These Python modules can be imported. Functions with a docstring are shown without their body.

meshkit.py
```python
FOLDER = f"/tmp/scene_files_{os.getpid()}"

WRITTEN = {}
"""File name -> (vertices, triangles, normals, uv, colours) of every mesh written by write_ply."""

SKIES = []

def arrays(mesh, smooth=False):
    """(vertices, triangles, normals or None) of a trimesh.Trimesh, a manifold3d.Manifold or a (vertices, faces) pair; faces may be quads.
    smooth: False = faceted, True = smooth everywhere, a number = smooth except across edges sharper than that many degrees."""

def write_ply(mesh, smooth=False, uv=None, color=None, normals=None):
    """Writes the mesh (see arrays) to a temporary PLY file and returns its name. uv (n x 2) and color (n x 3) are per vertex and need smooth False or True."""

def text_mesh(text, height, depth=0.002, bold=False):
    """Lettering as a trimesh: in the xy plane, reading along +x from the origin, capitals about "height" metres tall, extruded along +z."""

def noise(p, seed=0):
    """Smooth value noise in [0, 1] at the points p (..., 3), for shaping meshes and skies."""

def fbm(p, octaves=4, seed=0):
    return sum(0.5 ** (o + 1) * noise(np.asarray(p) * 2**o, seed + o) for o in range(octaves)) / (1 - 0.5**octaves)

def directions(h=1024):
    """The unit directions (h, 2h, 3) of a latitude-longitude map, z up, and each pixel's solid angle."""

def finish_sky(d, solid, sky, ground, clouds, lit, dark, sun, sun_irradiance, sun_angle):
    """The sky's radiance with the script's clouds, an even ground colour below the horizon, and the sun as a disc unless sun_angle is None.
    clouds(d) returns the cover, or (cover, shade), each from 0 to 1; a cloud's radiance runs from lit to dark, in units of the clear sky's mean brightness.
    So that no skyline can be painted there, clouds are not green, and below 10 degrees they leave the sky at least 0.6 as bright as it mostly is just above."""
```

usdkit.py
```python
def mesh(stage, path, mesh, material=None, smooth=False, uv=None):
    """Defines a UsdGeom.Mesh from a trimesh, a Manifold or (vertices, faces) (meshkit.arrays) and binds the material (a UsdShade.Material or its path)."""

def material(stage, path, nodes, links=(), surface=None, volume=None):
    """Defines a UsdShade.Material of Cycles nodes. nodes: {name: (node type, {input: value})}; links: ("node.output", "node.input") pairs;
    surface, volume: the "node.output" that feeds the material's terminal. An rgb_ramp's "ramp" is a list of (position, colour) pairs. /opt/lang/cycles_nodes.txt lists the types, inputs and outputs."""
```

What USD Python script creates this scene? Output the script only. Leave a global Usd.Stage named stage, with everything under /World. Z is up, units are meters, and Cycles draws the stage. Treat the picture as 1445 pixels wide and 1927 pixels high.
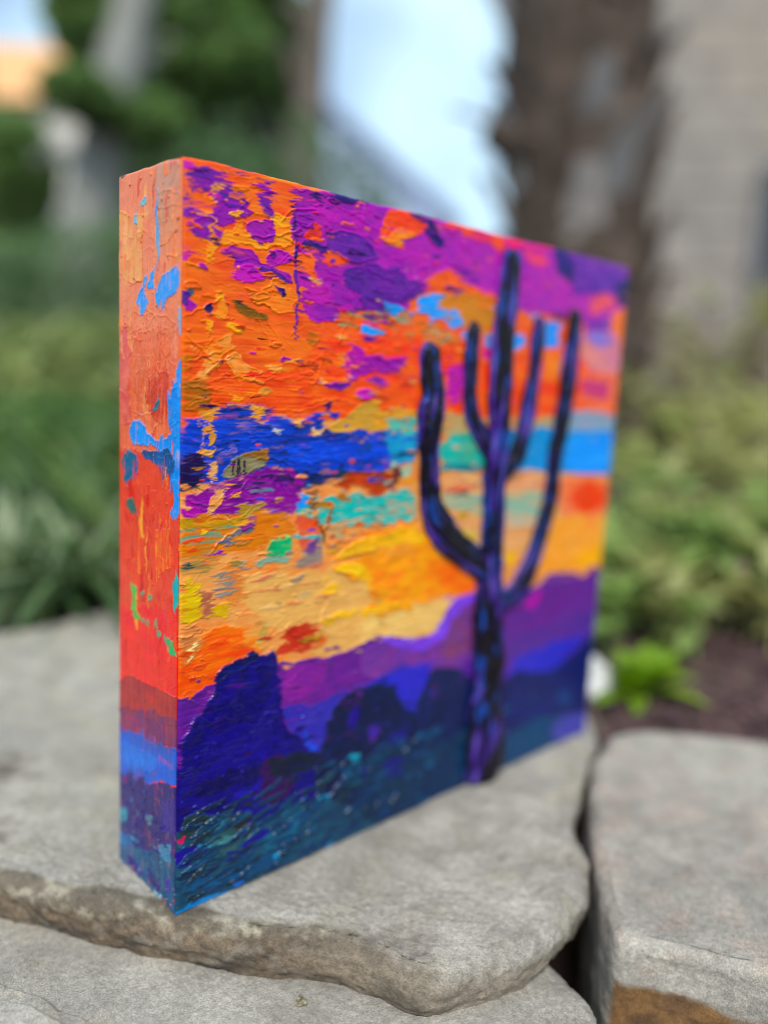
import math
import numpy as np
import usdkit
import meshkit
from pxr import Gf, Sdf, Usd, UsdGeom, UsdLux, UsdShade, Vt

stage = Usd.Stage.CreateInMemory()
UsdGeom.SetStageUpAxis(stage, UsdGeom.Tokens.z)
UsdGeom.SetStageMetersPerUnit(stage, 1.0)
WORLD = UsdGeom.Xform.Define(stage, '/World').GetPrim()
stage.SetDefaultPrim(WORLD)
UsdGeom.Scope.Define(stage, '/World/Looks')
_T = Sdf.ValueTypeNames

# ------------------------------------------------------------------ camera, sky, sun, exposure
# The canvas stands on its bottom edge: near bottom corner = origin, front face in the plane y = 0
# (x runs along the front), its left edge in the plane x = 0 (y runs back), z up, metres.
CAM_AXES = np.array([[0.73533, 0.07051, -0.67403], [-0.67577, 0.15147, -0.72138], [0.05123, 0.98594, 0.15903]])
CAM_POS = np.array([-0.1518, -0.2783, 0.2274])
FPX = 1512.4
FOCUS, APERTURE = 0.320, 0.0150
EXPOSURE = 1.18
SUN_TO = np.array([-0.56, -0.52, 0.92]); SUN_TO /= np.linalg.norm(SUN_TO)
SUN_STRENGTH, SUN_ANGLE, SKY_STRENGTH = 0.40, 11.0, 0.09

cam = UsdGeom.Camera.Define(stage, '/World/camera')
m4 = np.eye(4); m4[:3, :3] = CAM_AXES; m4[:3, 3] = CAM_POS
cam.AddTransformOp().Set(Gf.Matrix4d(*m4.T.ravel().tolist()))
cam.CreateHorizontalApertureAttr(36.0)
cam.CreateVerticalApertureAttr(36.0 * 1024 / 767)
FOCAL = 36.0 * FPX / 1445
cam.CreateFocalLengthAttr(FOCAL)
cam.CreateFStopAttr(FOCAL / (APERTURE * 1000))
cam.CreateFocusDistanceAttr(FOCUS)
cam.CreateClippingRangeAttr(Gf.Vec2f(0.02, 2000.0))
cam.CreateExposureAttr(EXPOSURE)

sun = UsdLux.DistantLight.Define(stage, '/World/sun')
sun.CreateNormalizeAttr(True); sun.CreateIntensityAttr(SUN_STRENGTH); sun.CreateAngleAttr(SUN_ANGLE)
sun.CreateColorAttr(Gf.Vec3f(1.0, 0.95, 0.88))
zz = SUN_TO; xx = np.cross([0, 0, 1.0], zz); xx /= np.linalg.norm(xx); yy = np.cross(zz, xx)
s4 = np.eye(4); s4[:3, 0], s4[:3, 1], s4[:3, 2] = xx, yy, zz
sun.AddTransformOp().Set(Gf.Matrix4d(*s4.T.ravel().tolist()))
usdkit.material(stage, '/World/Looks/sky_look', {
    'sky': ('sky_texture', {'sky_type': 'single_scattering', 'sun_disc': False, 'sun_elevation': math.asin(SUN_TO[2]),
                            'sun_rotation': math.atan2(SUN_TO[0], SUN_TO[1]), 'aerosol_density': 1.7, 'air_density': 1.0}),
    'co': ('texture_coordinate', {}),
    'nz': ('noise_texture', {'scale': 3.2, 'detail': 5.0, 'roughness': 0.55}),
    'rp': ('rgb_ramp', {'ramp': [(0.0, (0, 0, 0)), (0.36, (0, 0, 0)), (0.72, (1, 1, 1)), (1.0, (1, 1, 1))]}),
    'mx': ('mix', {'color2': (6.0, 8.0, 8.5)}),
    'sc': ('math', {'math_type': 'multiply', 'value2': 0.8}),
    'bg': ('background_shader', {'strength': SKY_STRENGTH})},
    [('co.generated', 'nz.vector'), ('nz.fac', 'rp.fac'), ('rp.color', 'sc.value1'), ('sc.value', 'mx.fac'), ('sky.color', 'mx.color1'),
     ('mx.color', 'bg.color')], surface='bg.background')
dome = UsdLux.DomeLight.Define(stage, '/World/sky')
UsdShade.MaterialBindingAPI.Apply(dome.GetPrim()).Bind(UsdShade.Material.Get(stage, '/World/Looks/sky_look'))
dome.GetPrim().SetCustomDataByKey('kind', 'structure')

# ------------------------------------------------------------------ helpers
def sight(px, py):
    return CAM_AXES @ np.array([(px - 722.5) / FPX, -(py - 963.5) / FPX, -1.0])
def at(px, py, depth):            # the point seen at a place of the photograph, so many metres into the scene
    return CAM_POS + sight(px, py) * depth

used = {}
def path_of(name, parent=None):
    base = (str(parent.GetPath()) if parent is not None else '/World') + '/' + name
    n = used.get(base, 0); used[base] = n + 1
    return base if n == 0 else f'{base}_{n:03d}'
def tag(p, label=None, cat=None, group=None, kind=None):
    p = p.GetPrim() if hasattr(p, 'GetPrim') else p
    for k, v in (('label', label), ('category', cat), ('group', group), ('kind', kind)):
        if v: p.SetCustomDataByKey(k, v)
    return p
def thing(name, label, cat, loc=(0, 0, 0), rotz=0.0, group=None, scale=None):
    x = UsdGeom.Xform.Define(stage, path_of(name))
    x.AddTranslateOp().Set(Gf.Vec3d(*map(float, loc)))
    if rotz: x.AddRotateZOp().Set(float(math.degrees(rotz)))
    if scale: x.AddScaleOp().Set(Gf.Vec3f(scale, scale, scale))
    return tag(x, label, cat, group)
def obj(name, mesh, mat, parent=None, smooth=False, color=None):
    m = usdkit.mesh(stage, path_of(name, parent), mesh, mat, smooth=smooth)
    if color is not None:
        UsdGeom.PrimvarsAPI(m).CreatePrimvar('paint', _T.Color3fArray, 'vertex').Set(Vt.Vec3fArray.FromNumpy(np.asarray(color, np.float32)))
    return m.GetPrim()
def grid_obj(name, P, mat, parent=None, color=None, flip=False, closed=False):
    """P (rows, cols, 3): a smooth sheet; closed: columns wrap round."""
    r, c = P.shape[:2]
    i, j = np.meshgrid(np.arange(r - 1), np.arange(c if closed else c - 1), indexing='ij')
    k = (j + 1) % c
    q = np.stack([i * c + j, i * c + k, (i + 1) * c + k, (i + 1) * c + j], -1).reshape(-1, 4)
    if flip: q = q[:, ::-1]
    if closed:
        ext = np.concatenate([P[:, -1:], P, P[:, :1]], 1)
        du = np.gradient(ext, axis=1)[:, 1:-1]
    else:
        du = np.gradient(P, axis=1)
    dv = np.gradient(P, axis=0)
    n = np.cross(du, dv); n /= np.linalg.norm(n, axis=-1, keepdims=True) + 1e-15
    if flip: n = -n
    m = UsdGeom.Mesh.Define(stage, path_of(name, parent))
    m.CreatePointsAttr(Vt.Vec3fArray.FromNumpy(P.reshape(-1, 3).astype(np.float32)))
    m.CreateFaceVertexCountsAttr(Vt.IntArray.FromNumpy(np.full(len(q), 4, np.int32)))
    m.CreateFaceVertexIndicesAttr(Vt.IntArray.FromNumpy(q.astype(np.int32).ravel()))
    m.CreateSubdivisionSchemeAttr('none')
    m.CreateNormalsAttr(Vt.Vec3fArray.FromNumpy(n.reshape(-1, 3).astype(np.float32)))
    m.SetNormalsInterpolation('vertex')
    if color is not None:
        UsdGeom.PrimvarsAPI(m).CreatePrimvar('paint', _T.Color3fArray, 'vertex').Set(Vt.Vec3fArray.FromNumpy(color.reshape(-1, 3).astype(np.float32)))
    UsdShade.MaterialBindingAPI.Apply(m.GetPrim()).Bind(UsdShade.Material.Get(stage, mat))
    return m.GetPrim()
def lin(h):
    c = np.array([int(h[i:i + 2], 16) for i in (0, 2, 4)]) / 255.0
    return np.where(c <= 0.04045, c / 12.92, ((c + 0.055) / 1.055) ** 2.4)
def fbm2(x, y, octaves=3, seed=0):
    return meshkit.fbm(np.stack([x, y, np.zeros_like(x) + 0.37], -1), octaves, seed)
def sstep(a, b, x):
    t = np.clip((x - a) / (b - a), 0, 1)
    return t * t * (3 - 2 * t)

# ------------------------------------------------------------------ materials
def mat(name, nodes, links, surface): usdkit.material(stage, '/World/Looks/' + name, nodes, links, surface=surface); return '/World/Looks/' + name
M_PAINT = mat('acrylic_paint', {
    'a': ('attribute', {'attribute': 'paint'}),
    'co': ('texture_coordinate', {}),
    'mp': ('mapping', {'scale': (260.0, 260.0, 2600.0)}),
    'nz': ('noise_texture', {'scale': 1.0, 'detail': 3.0}),
    'n2': ('noise_texture', {'scale': 900.0, 'detail': 2.0}),
    'b': ('bump', {'strength': 0.16, 'distance': 0.0002}),
    'b2': ('bump', {'strength': 0.25, 'distance': 0.0003}),
    'r': ('map_range', {'from_min': 0.3, 'from_max': 0.7, 'to_min': 0.17, 'to_max': 0.34}),
    'p': ('principled_bsdf', {'specular_ior_level': 0.19})},
    [('a.color', 'p.base_color'), ('co.object', 'mp.vector'), ('mp.vector', 'nz.vector'), ('co.object', 'n2.vector'), ('nz.fac', 'b.height'),
     ('n2.fac', 'b2.height'), ('b.normal', 'b2.normal'), ('b2.normal', 'p.normal'), ('n2.fac', 'r.value'), ('r.result', 'p.roughness')], 'p.BSDF')
M_STONE = mat('sandstone', {
    'a': ('attribute', {'attribute': 'paint'}),
    'co': ('texture_coordinate', {}),
    'g': ('noise_texture', {'scale': 1500.0, 'detail': 4.0, 'roughness': 0.85}),
    'g2': ('noise_texture', {'scale': 330.0, 'detail': 4.0, 'roughness': 0.6}),
    'g3': ('noise_texture', {'scale': 45.0, 'detail': 5.0, 'roughness': 0.6}),
    'r1': ('map_range', {'from_min': 0.3, 'from_max': 0.7, 'to_min': 0.35, 'to_max': 1.65}),
    'r2': ('map_range', {'from_min': 0.3, 'from_max': 0.7, 'to_min': 0.80, 'to_max': 1.20}),
    'r3': ('map_range', {'from_min': 0.3, 'from_max': 0.7, 'to_min': 0.80, 'to_max': 1.20}),
    'm': ('math', {'math_type': 'multiply'}), 'mm': ('math', {'math_type': 'multiply'}),
    'cc': ('combine_color', {}),
    'mul': ('mix', {'mix_type': 'multiply', 'fac': 1.0}),
    'b': ('bump', {'strength': 0.75, 'distance': 0.0006}), 'b2': ('bump', {'strength': 0.6, 'distance': 0.0016}),
    'p': ('principled_bsdf', {'roughness': 0.9, 'specular_ior_level': 0.25})},
    [('co.object', 'g.vector'), ('co.object', 'g2.vector'), ('co.object', 'g3.vector'), ('g.fac', 'r1.value'), ('g2.fac', 'r2.value'), ('g3.fac', 'r3.value'),
     ('r1.result', 'm.value1'), ('r2.result', 'm.value2'), ('m.value', 'mm.value1'), ('r3.result', 'mm.value2'),
     ('mm.value', 'cc.r'), ('mm.value', 'cc.g'), ('mm.value', 'cc.b'),
     ('a.color', 'mul.color1'), ('cc.color', 'mul.color2'), ('mul.color', 'p.base_color'),
     ('g2.fac', 'b2.height'), ('g.fac', 'b.height'), ('b2.normal', 'b.normal'), ('b.normal', 'p.normal')], 'p.BSDF')
def plain(name, c0, c1, scale=8.0, rough=0.8, bump=0.0, vec=(1, 1, 1), spec=0.3):
    return mat(name, {
        'co': ('texture_coordinate', {}), 'mp': ('mapping', {'scale': vec}),
        'nz': ('noise_texture', {'scale': scale, 'detail': 5.0, 'roughness': 0.6}),
        'rp': ('rgb_ramp', {'ramp': [(0.0, c0), (0.35, c0), (0.65, c1), (1.0, c1)]}),
        'b': ('bump', {'strength': bump, 'distance': 0.01}),
        'p': ('principled_bsdf', {'roughness': rough, 'specular_ior_level': spec})},
        [('co.object', 'mp.vector'), ('mp.vector', 'nz.vector'), ('nz.fac', 'rp.fac'), ('rp.color', 'p.base_color'), ('nz.fac', 'b.height'), ('b.normal', 'p.normal')], 'p.BSDF')
def leafy(name, c0, c1, trans=0.35, rough=0.45):
    return mat(name, {
        'co': ('texture_coordinate', {}), 'nz': ('noise_texture', {'scale': 9.0, 'detail': 3.0}),
        'ge': ('geometry', {}), 'add': ('math', {'math_type': 'multiply_add', 'value2': 0.5}),
        'rp': ('rgb_ramp', {'ramp': [(0.0, c0), (0.3, c0), (0.75, c1), (1.0, c1)]}),
        'p': ('principled_bsdf', {'roughness': rough, 'specular_ior_level': 0.4}),
        'sat': ('hsv', {'hue': 0.49, 'saturation': 1.1, 'value': 1.5}),
        't': ('translucent_bsdf', {}), 'mx': ('mix_closure', {'fac': trans})},
        [('co.object', 'nz.vector'), ('ge.random_per_island', 'add.value1'), ('nz.fac', 'add.value3'), ('add.value', 'rp.fac'), ('rp.color', 'p.base_color'), ('rp.color', 'sat.color'),
         ('sat.color', 't.color'), ('p.BSDF', 'mx.closure1'), ('t.BSDF', 'mx.closure2')], 'mx.closure')
M_SOIL = plain('soil', (0.035, 0.024, 0.022), (0.10, 0.07, 0.055), 14.0, 0.95, 0.6)
M_CHIP = plain('mulch_chips', (0.025, 0.015, 0.017), (0.11, 0.06, 0.06), 30.0, 0.9, 0.2)
M_BARK = plain('palm_bark', (0.03, 0.022, 0.018), (0.085, 0.065, 0.052), 16.0, 0.95, 0.6, (1, 1, 0.35))
M_BOOT = plain('grey_leaf_bases', (0.20, 0.18, 0.17), (0.36, 0.33, 0.32), 10.0, 0.9, 0.3, (1, 1, 0.3))
M_BOOTD = plain('brown_leaf_bases', (0.05, 0.034, 0.026), (0.125, 0.09, 0.07), 12.0, 0.9, 0.3, (1, 1, 0.3))
M_TRUNK = plain('grey_tree_bark', (0.15, 0.155, 0.14), (0.24, 0.245, 0.225), 12.0, 0.95, 0.4, (1, 1, 0.25))
M_TRUNKB = plain('brown_tree_bark', (0.07, 0.058, 0.048), (0.17, 0.145, 0.125), 12.0, 0.95, 0.4, (1, 1, 0.25))
M_BRICKS = [plain(f'wall_brick_{w}', a, b, 9.0, 0.9, 0.25) for w, a, b in (
    ('grey', (0.22, 0.196, 0.175), (0.29, 0.262, 0.235)), ('tan', (0.235, 0.205, 0.175), (0.31, 0.275, 0.235)), ('dull', (0.19, 0.172, 0.16), (0.26, 0.238, 0.218)))]
M_MORTAR = plain('mortar', (0.21, 0.19, 0.17), (0.27, 0.246, 0.22), 20.0, 0.95, 0.2)
M_STUCCO = plain('pale_house_wall', (0.5, 0.48, 0.44), (0.58, 0.55, 0.5), 6.0, 0.9)
M_ROOFB = plain('blue_grey_shingle', (0.34, 0.43, 0.62), (0.42, 0.51, 0.70), 5.0, 0.8)
M_ROOFO = plain('orange_roof_tile', (0.58, 0.30, 0.12), (0.68, 0.38, 0.18), 5.0, 0.8)
M_DARKGLASS = mat('window_glass', {'p': ('principled_bsdf', {'base_color': (0.01, 0.014, 0.02), 'roughness': 0.08, 'specular_ior_level': 0.4})}, [], 'p.BSDF')
M_TRIM = plain('grey_window_trim', (0.10, 0.11, 0.12), (0.14, 0.15, 0.16), 8.0, 0.6)
M_WHITE = plain('white_rock', (0.38, 0.38, 0.36), (0.56, 0.56, 0.54), 25.0, 0.85, 0.3)
M_LIRI = leafy('strap_leaf', (0.03, 0.07, 0.022), (0.15, 0.22, 0.08), 0.3)
M_LIRIP = leafy('pale_strap_leaf', (0.16, 0.21, 0.10), (0.34, 0.40, 0.24), 0.25)
M_WEED = leafy('weed_leaf', (0.17, 0.27, 0.07), (0.36, 0.46, 0.15), 0.4)
M_WEEDY = leafy('olive_weed_leaf', (0.27, 0.28, 0.10), (0.46, 0.46, 0.20), 0.4)
M_BRIGHT = leafy('bright_leaf', (0.11, 0.22, 0.008), (0.24, 0.36, 0.02), 0.35)
M_DRY = leafy('dry_leaf', (0.20, 0.15, 0.12), (0.36, 0.29, 0.23), 0.2)
M_TREE = leafy('tree_leaf', (0.075, 0.15, 0.045), (0.19, 0.30, 0.095), 0.48)
M_TREED = leafy('dark_tree_leaf', (0.04, 0.09, 0.036), (0.12, 0.20, 0.075), 0.4)
M_BUSH = leafy('bush_leaf', (0.05, 0.09, 0.025), (0.40, 0.45, 0.16), 0.4)
M_HEDGE = leafy('hedge_leaf', (0.07, 0.13, 0.055), (0.17, 0.25, 0.11), 0.4)
M_LAWN = plain('lawn', (0.06, 0.12, 0.03), (0.12, 0.19, 0.06), 6.0, 0.95)

# ------------------------------------------------------------------ ground
FWD = np.array([0.6826, 0.7308]); RGT = np.array([0.7308, -0.6826])
def terrain(x, y):
    s = x * FWD[0] + y * FWD[1]; r = x * RGT[0] + y * RGT[1]
    near = sstep(0.17, 0.27, s - np.clip(-r, -0.1, 0.25) * 0.9)
    z = -0.45 + 0.435 * near
    z = z + sstep(0.5, 3.2, s) * (0.03 + 0.20 * sstep(-0.3, 1.0, r)) * sstep(120, 30, s)
    z = z - 0.1 * sstep(-0.28, -0.42, s)
    return z + 0.03 * sstep(0.3, 1.5, s) * (fbm2(x * 2.2, y * 2.2, 3, 5) - 0.5)
ax = np.concatenate([-np.geomspace(400, 1.3, 40), np.linspace(-1.2, 4, 210), np.geomspace(4.1, 400, 60)])
GX, GY = np.meshgrid(ax, ax, indexing='xy')
g = grid_obj('ground', np.stack([GX, GY, terrain(GX, GY)], -1), M_SOIL)
tag(g, kind='structure')
def ground_at(p): return float(terrain(np.array([p[0]]), np.array([p[1]]))[0])

# ------------------------------------------------------------------ stones of the retaining wall
def resample(pts, dense, step_dense, step_coarse):
    pts = np.array(pts, float); out = []
    # rounded polyline through the points (Catmull-Rom), closed
    n = len(pts)
    for i in range(n):
        p0, p1, p2, p3 = pts[i - 1], pts[i], pts[(i + 1) % n], pts[(i + 2) % n]
        step = step_dense if dense(0.5 * (p1 + p2)) else step_coarse
        k = max(2, int(np.ceil(np.linalg.norm(p2 - p1) / step)))
        t = np.arange(k)[:, None] / k
        out.append(0.5 * (2 * p1 + (p2 - p0) * t + (2 * p0 - 5 * p1 + 4 * p2 - p3) * t ** 2 + (3 * p1 - p0 - 3 * p2 + p3) * t ** 3))
    return np.vstack(out)
def stone(name, label, outline, ztop, thick, lip, under, seed, colour, dense, rough=0.0012, wave=0.0022, center=None, group='stones of the wall', step=0.0016, lumps=0.004):
    o = resample(outline, dense, step, 0.012)
    c = np.mean(o, 0) if center is None else np.array(center)
    # outward normals
    t = np.roll(o, -1, 0) - np.roll(o, 1, 0)
    for _ in range(6): t = 0.25 * np.roll(t, 1, 0) + 0.5 * t + 0.25 * np.roll(t, -1, 0)
    nrm = np.stack([t[:, 1], -t[:, 0]], -1); nrm /= np.linalg.norm(nrm, axis=1, keepdims=True)
    if np.sum((o - c) * nrm) < 0: nrm = -nrm
    rings = []; prof = []
    for q in np.concatenate([np.linspace(0, 0.80, 34)[:-1], np.linspace(0.80, 1.0, 60)]):     # the top, from the middle outwards
        rings.append(c + (o - nrm * lip - c) * max(q, 1e-3)); prof.append((0.0, 0.0))
    for a in np.linspace(0, math.pi / 2, 16)[1:]:                                              # the rounded lip
        rings.append(o - nrm * lip * (1 - math.sin(a))); prof.append((math.sin(a) * 0.001, -lip * (1 - math.cos(a))))
    zz_ = np.linspace(-lip, -thick, max(14, int(thick / 0.0016)))[1:]
    for z in zz_:                                                                              # the face, drawn in towards the foot
        d = (-lip - z) / (thick - lip)
        rings.append(o - nrm * under * d ** 1.5); prof.append((1.0, z))
    for q in (0.7, 0.3, 0.001): rings.append(c + (o - nrm * under - c) * q); prof.append((0.0, -thick))
    R = np.array(rings); Z = np.array([p[1] for p in prof])[:, None] + np.zeros(len(o))[None] + ztop
    face = np.array([min(1, p[0]) for p in prof])[:, None] + np.zeros(len(o))[None]
    X, Y = R[..., 0].copy(), R[..., 1].copy()
    P3 = np.stack([X, Y, Z], -1)
    big = meshkit.fbm(P3 * 18, 4, seed) - 0.5
    mid = meshkit.fbm(P3 * 95, 4, seed + 3) - 0.5
    fine = meshkit.fbm(P3 * 420, 2, seed + 7) - 0.5
    edge = np.array([0 if k < 93 else 1 for k in range(len(prof))])[:, None]
    lay = meshkit.fbm(P3 * np.array([25, 25, 210.0]), 3, seed + 11) - 0.5        # bedding layers on the faces
    chip = np.minimum(0, meshkit.fbm(P3 * 42, 3, seed + 5) - 0.42) * 2
    push = edge * (big * 2.4 * lumps + mid * 1.4 * rough + fine * 0.8 * rough + lay * 0.45 * lumps + chip * lumps * 0.5)
    X += nrm[None, :, 0] * push; Y += nrm[None, :, 1] * push
    topw = (1 - face)
    Z = Z + topw * (big * 2 * wave + mid * rough * 0.8 + fine * rough * 0.5)
    Z = np.where(edge > 0, Z + chip * lumps * 0.35, Z)
    P = np.stack([X, Y, Z], -1)
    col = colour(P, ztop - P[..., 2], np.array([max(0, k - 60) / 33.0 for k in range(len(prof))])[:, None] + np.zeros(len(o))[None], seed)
    w = thing(name, label, 'stone', group=group)
    area = np.sum(o[:, 0] * np.roll(o[:, 1], -1) - o[:, 1] * np.roll(o[:, 0], -1))
    grid_obj('stone_block', P, M_STONE, w, color=np.clip(col, 0.004, 0.9), closed=True, flip=area < 0)
    return w
def mixc(a, b, t): return np.asarray(a) * (1 - t[..., None]) + np.asarray(b) * t[..., None]

GREY = np.array((0.325, 0.303, 0.262))
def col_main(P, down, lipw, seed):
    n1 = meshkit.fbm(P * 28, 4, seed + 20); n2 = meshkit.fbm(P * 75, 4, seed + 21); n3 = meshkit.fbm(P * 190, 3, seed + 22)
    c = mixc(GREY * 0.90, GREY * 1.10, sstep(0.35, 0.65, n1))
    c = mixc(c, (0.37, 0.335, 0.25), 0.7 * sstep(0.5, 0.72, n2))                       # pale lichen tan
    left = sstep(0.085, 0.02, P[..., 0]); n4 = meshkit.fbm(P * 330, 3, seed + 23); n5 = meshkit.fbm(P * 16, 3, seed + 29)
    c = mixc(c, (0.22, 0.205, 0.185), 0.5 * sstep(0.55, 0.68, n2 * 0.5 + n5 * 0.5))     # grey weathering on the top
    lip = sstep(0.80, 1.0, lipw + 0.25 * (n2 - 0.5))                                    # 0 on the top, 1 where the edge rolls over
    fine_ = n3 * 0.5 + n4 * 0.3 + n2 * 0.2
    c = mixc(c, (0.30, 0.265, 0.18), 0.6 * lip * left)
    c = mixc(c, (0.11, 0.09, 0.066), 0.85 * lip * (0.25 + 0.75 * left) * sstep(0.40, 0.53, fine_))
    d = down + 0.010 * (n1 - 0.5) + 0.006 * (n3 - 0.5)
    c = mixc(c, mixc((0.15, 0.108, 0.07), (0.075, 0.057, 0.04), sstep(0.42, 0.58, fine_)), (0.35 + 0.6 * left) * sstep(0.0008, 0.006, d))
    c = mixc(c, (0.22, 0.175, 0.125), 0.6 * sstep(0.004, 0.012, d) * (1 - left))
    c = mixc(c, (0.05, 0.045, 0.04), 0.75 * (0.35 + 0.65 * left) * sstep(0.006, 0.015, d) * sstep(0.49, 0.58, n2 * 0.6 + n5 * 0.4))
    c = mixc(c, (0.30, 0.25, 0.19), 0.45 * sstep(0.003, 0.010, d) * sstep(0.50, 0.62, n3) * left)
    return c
def col_right(P, down, lipw, seed):
    n1 = meshkit.fbm(P * 22, 4, seed + 20); n2 = meshkit.fbm(P * 80, 4, seed + 21); n3 = meshkit.fbm(P * 35, 4, seed + 25)
    c = mixc(GREY * 0.84, GREY * 1.02, sstep(0.35, 0.65, n1))
    c = mixc(c, (0.35, 0.285, 0.235), 0.55 * sstep(0.5, 0.7, n2))
    # rust stain low on the front face
    along = (P[..., 0] - 0.150) * 0.62 - (P[..., 1] + 0.125) * 0.78
    lim = 0.020 + 0.018 * (n3 - 0.5) + 0.06 * np.maximum(0, 0.012 - along) + 0.06 * np.maximum(0, along - 0.02)
    onface = sstep(-0.004, 0.004, -(P[..., 1] + 0.1260) * 0.62 - (P[..., 0] - 0.142) * 0.3 + 0.004)
    rust = sstep(-0.0015, 0.0025, down - lim)
    c = mixc(c, mixc((0.19, 0.10, 0.038), (0.11, 0.06, 0.028), sstep(0.4, 0.62, n2)), rust * sstep(-0.0068, -0.0046, along))
    return c
def col_low(P, down, lipw, seed):
    n1 = meshkit.fbm(P * 26, 4, seed + 20); n2 = meshkit.fbm(P * 90, 4, seed + 21)
    c = mixc(GREY * 0.86, GREY * 1.08, sstep(0.35, 0.65, n1))
    c = mixc(c, (0.36, 0.32, 0.24), 0.5 * sstep(0.52, 0.7, n2) * sstep(0.0, 0.01, -(P[..., 0] + 0.03)))
    return c
seen = lambda p: -0.16 < p[0] < 0.46 and p[1] < 0.30
A_OUT = [(-0.42, 0.62), (-0.22, 0.34), (-0.12, 0.182), (-0.0721, 0.1055), (-0.0488, 0.0691), (-0.0295, 0.0395), (-0.0170, 0.021), (-0.0060, 0.0045), (0.0087, -0.0165), (0.0222, -0.0355), (0.0322, -0.0448), (0.0436, -0.0578),
         (0.0495, -0.0704), (0.0519, -0.0809), (0.0560, -0.0895), (0.066, -0.0968), (0.0777, -0.1004), (0.0922, -0.1050), (0.1068, -0.1074), (0.1250, -0.1062), (0.1410, -0.1025), (0.153, -0.1002), (0.168, -0.0933), (0.184, -0.082),
         (0.199, -0.0665), (0.213, -0.055), (0.229, -0.047), (0.254, -0.034), (0.287, -0.018), (0.316, 0.000), (0.345, 0.035), (0.36, 0.10), (0.37, 0.25), (0.34, 0.40), (0.26, 0.455),
         (0.16, 0.435), (0.06, 0.43), (-0.06, 0.52), (-0.2, 0.70), (-0.36, 0.76)]
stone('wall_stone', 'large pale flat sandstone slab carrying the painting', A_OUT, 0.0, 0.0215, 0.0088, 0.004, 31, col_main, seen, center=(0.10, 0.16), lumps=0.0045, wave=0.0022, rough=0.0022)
B_OUT = [(0.141, -0.1275), (0.150, -0.1165), (0.160, -0.107), (0.174, -0.096), (0.194, -0.0795), (0.214, -0.0645), (0.240, -0.047), (0.262, -0.034), (0.290, -0.022), (0.319, -0.014), (0.345, -0.024), (0.372, -0.048),
         (0.405, -0.09), (0.46, -0.17), (0.50, -0.27), (0.44, -0.37), (0.30, -0.36), (0.222, -0.262), (0.193, -0.215), (0.170, -0.178), (0.155, -0.152), (0.146, -0.138)]
B_OUT = [(x - 0.0025, y + 0.001) for x, y in B_OUT]
stone('wall_stone', 'grey stone right of the dark gap with rust brown patch on its face', B_OUT, 0.001, 0.15, 0.006, 0.008, 57, col_right, lambda p: p[0] < 0.42, center=(0.29, -0.16), lumps=0.003)
L_OUT = [(-0.40, 0.50), (-0.22, 0.22), (-0.13, 0.06), (-0.10, -0.03), (-0.05, -0.10), (0.02, -0.148), (0.07, -0.152), (0.104, -0.141), (0.120, -0.129), (0.127, -0.110), (0.134, -0.080), (0.15, -0.04), (0.22, 0.05), (0.25, 0.20), (0.10, 0.36), (-0.1, 0.50), (-0.28, 0.60)]
low = stone('wall_stone', 'coarse grey lower stone with thin cracked ledge beneath the big slab', L_OUT, -0.0208, 0.12, 0.006, 0.006, 83, col_low, lambda p: -0.16 < p[0] < 0.18 and p[1] < 0.1, center=(0.0, 0.03), wave=0.0016, lumps=0.003)
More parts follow.
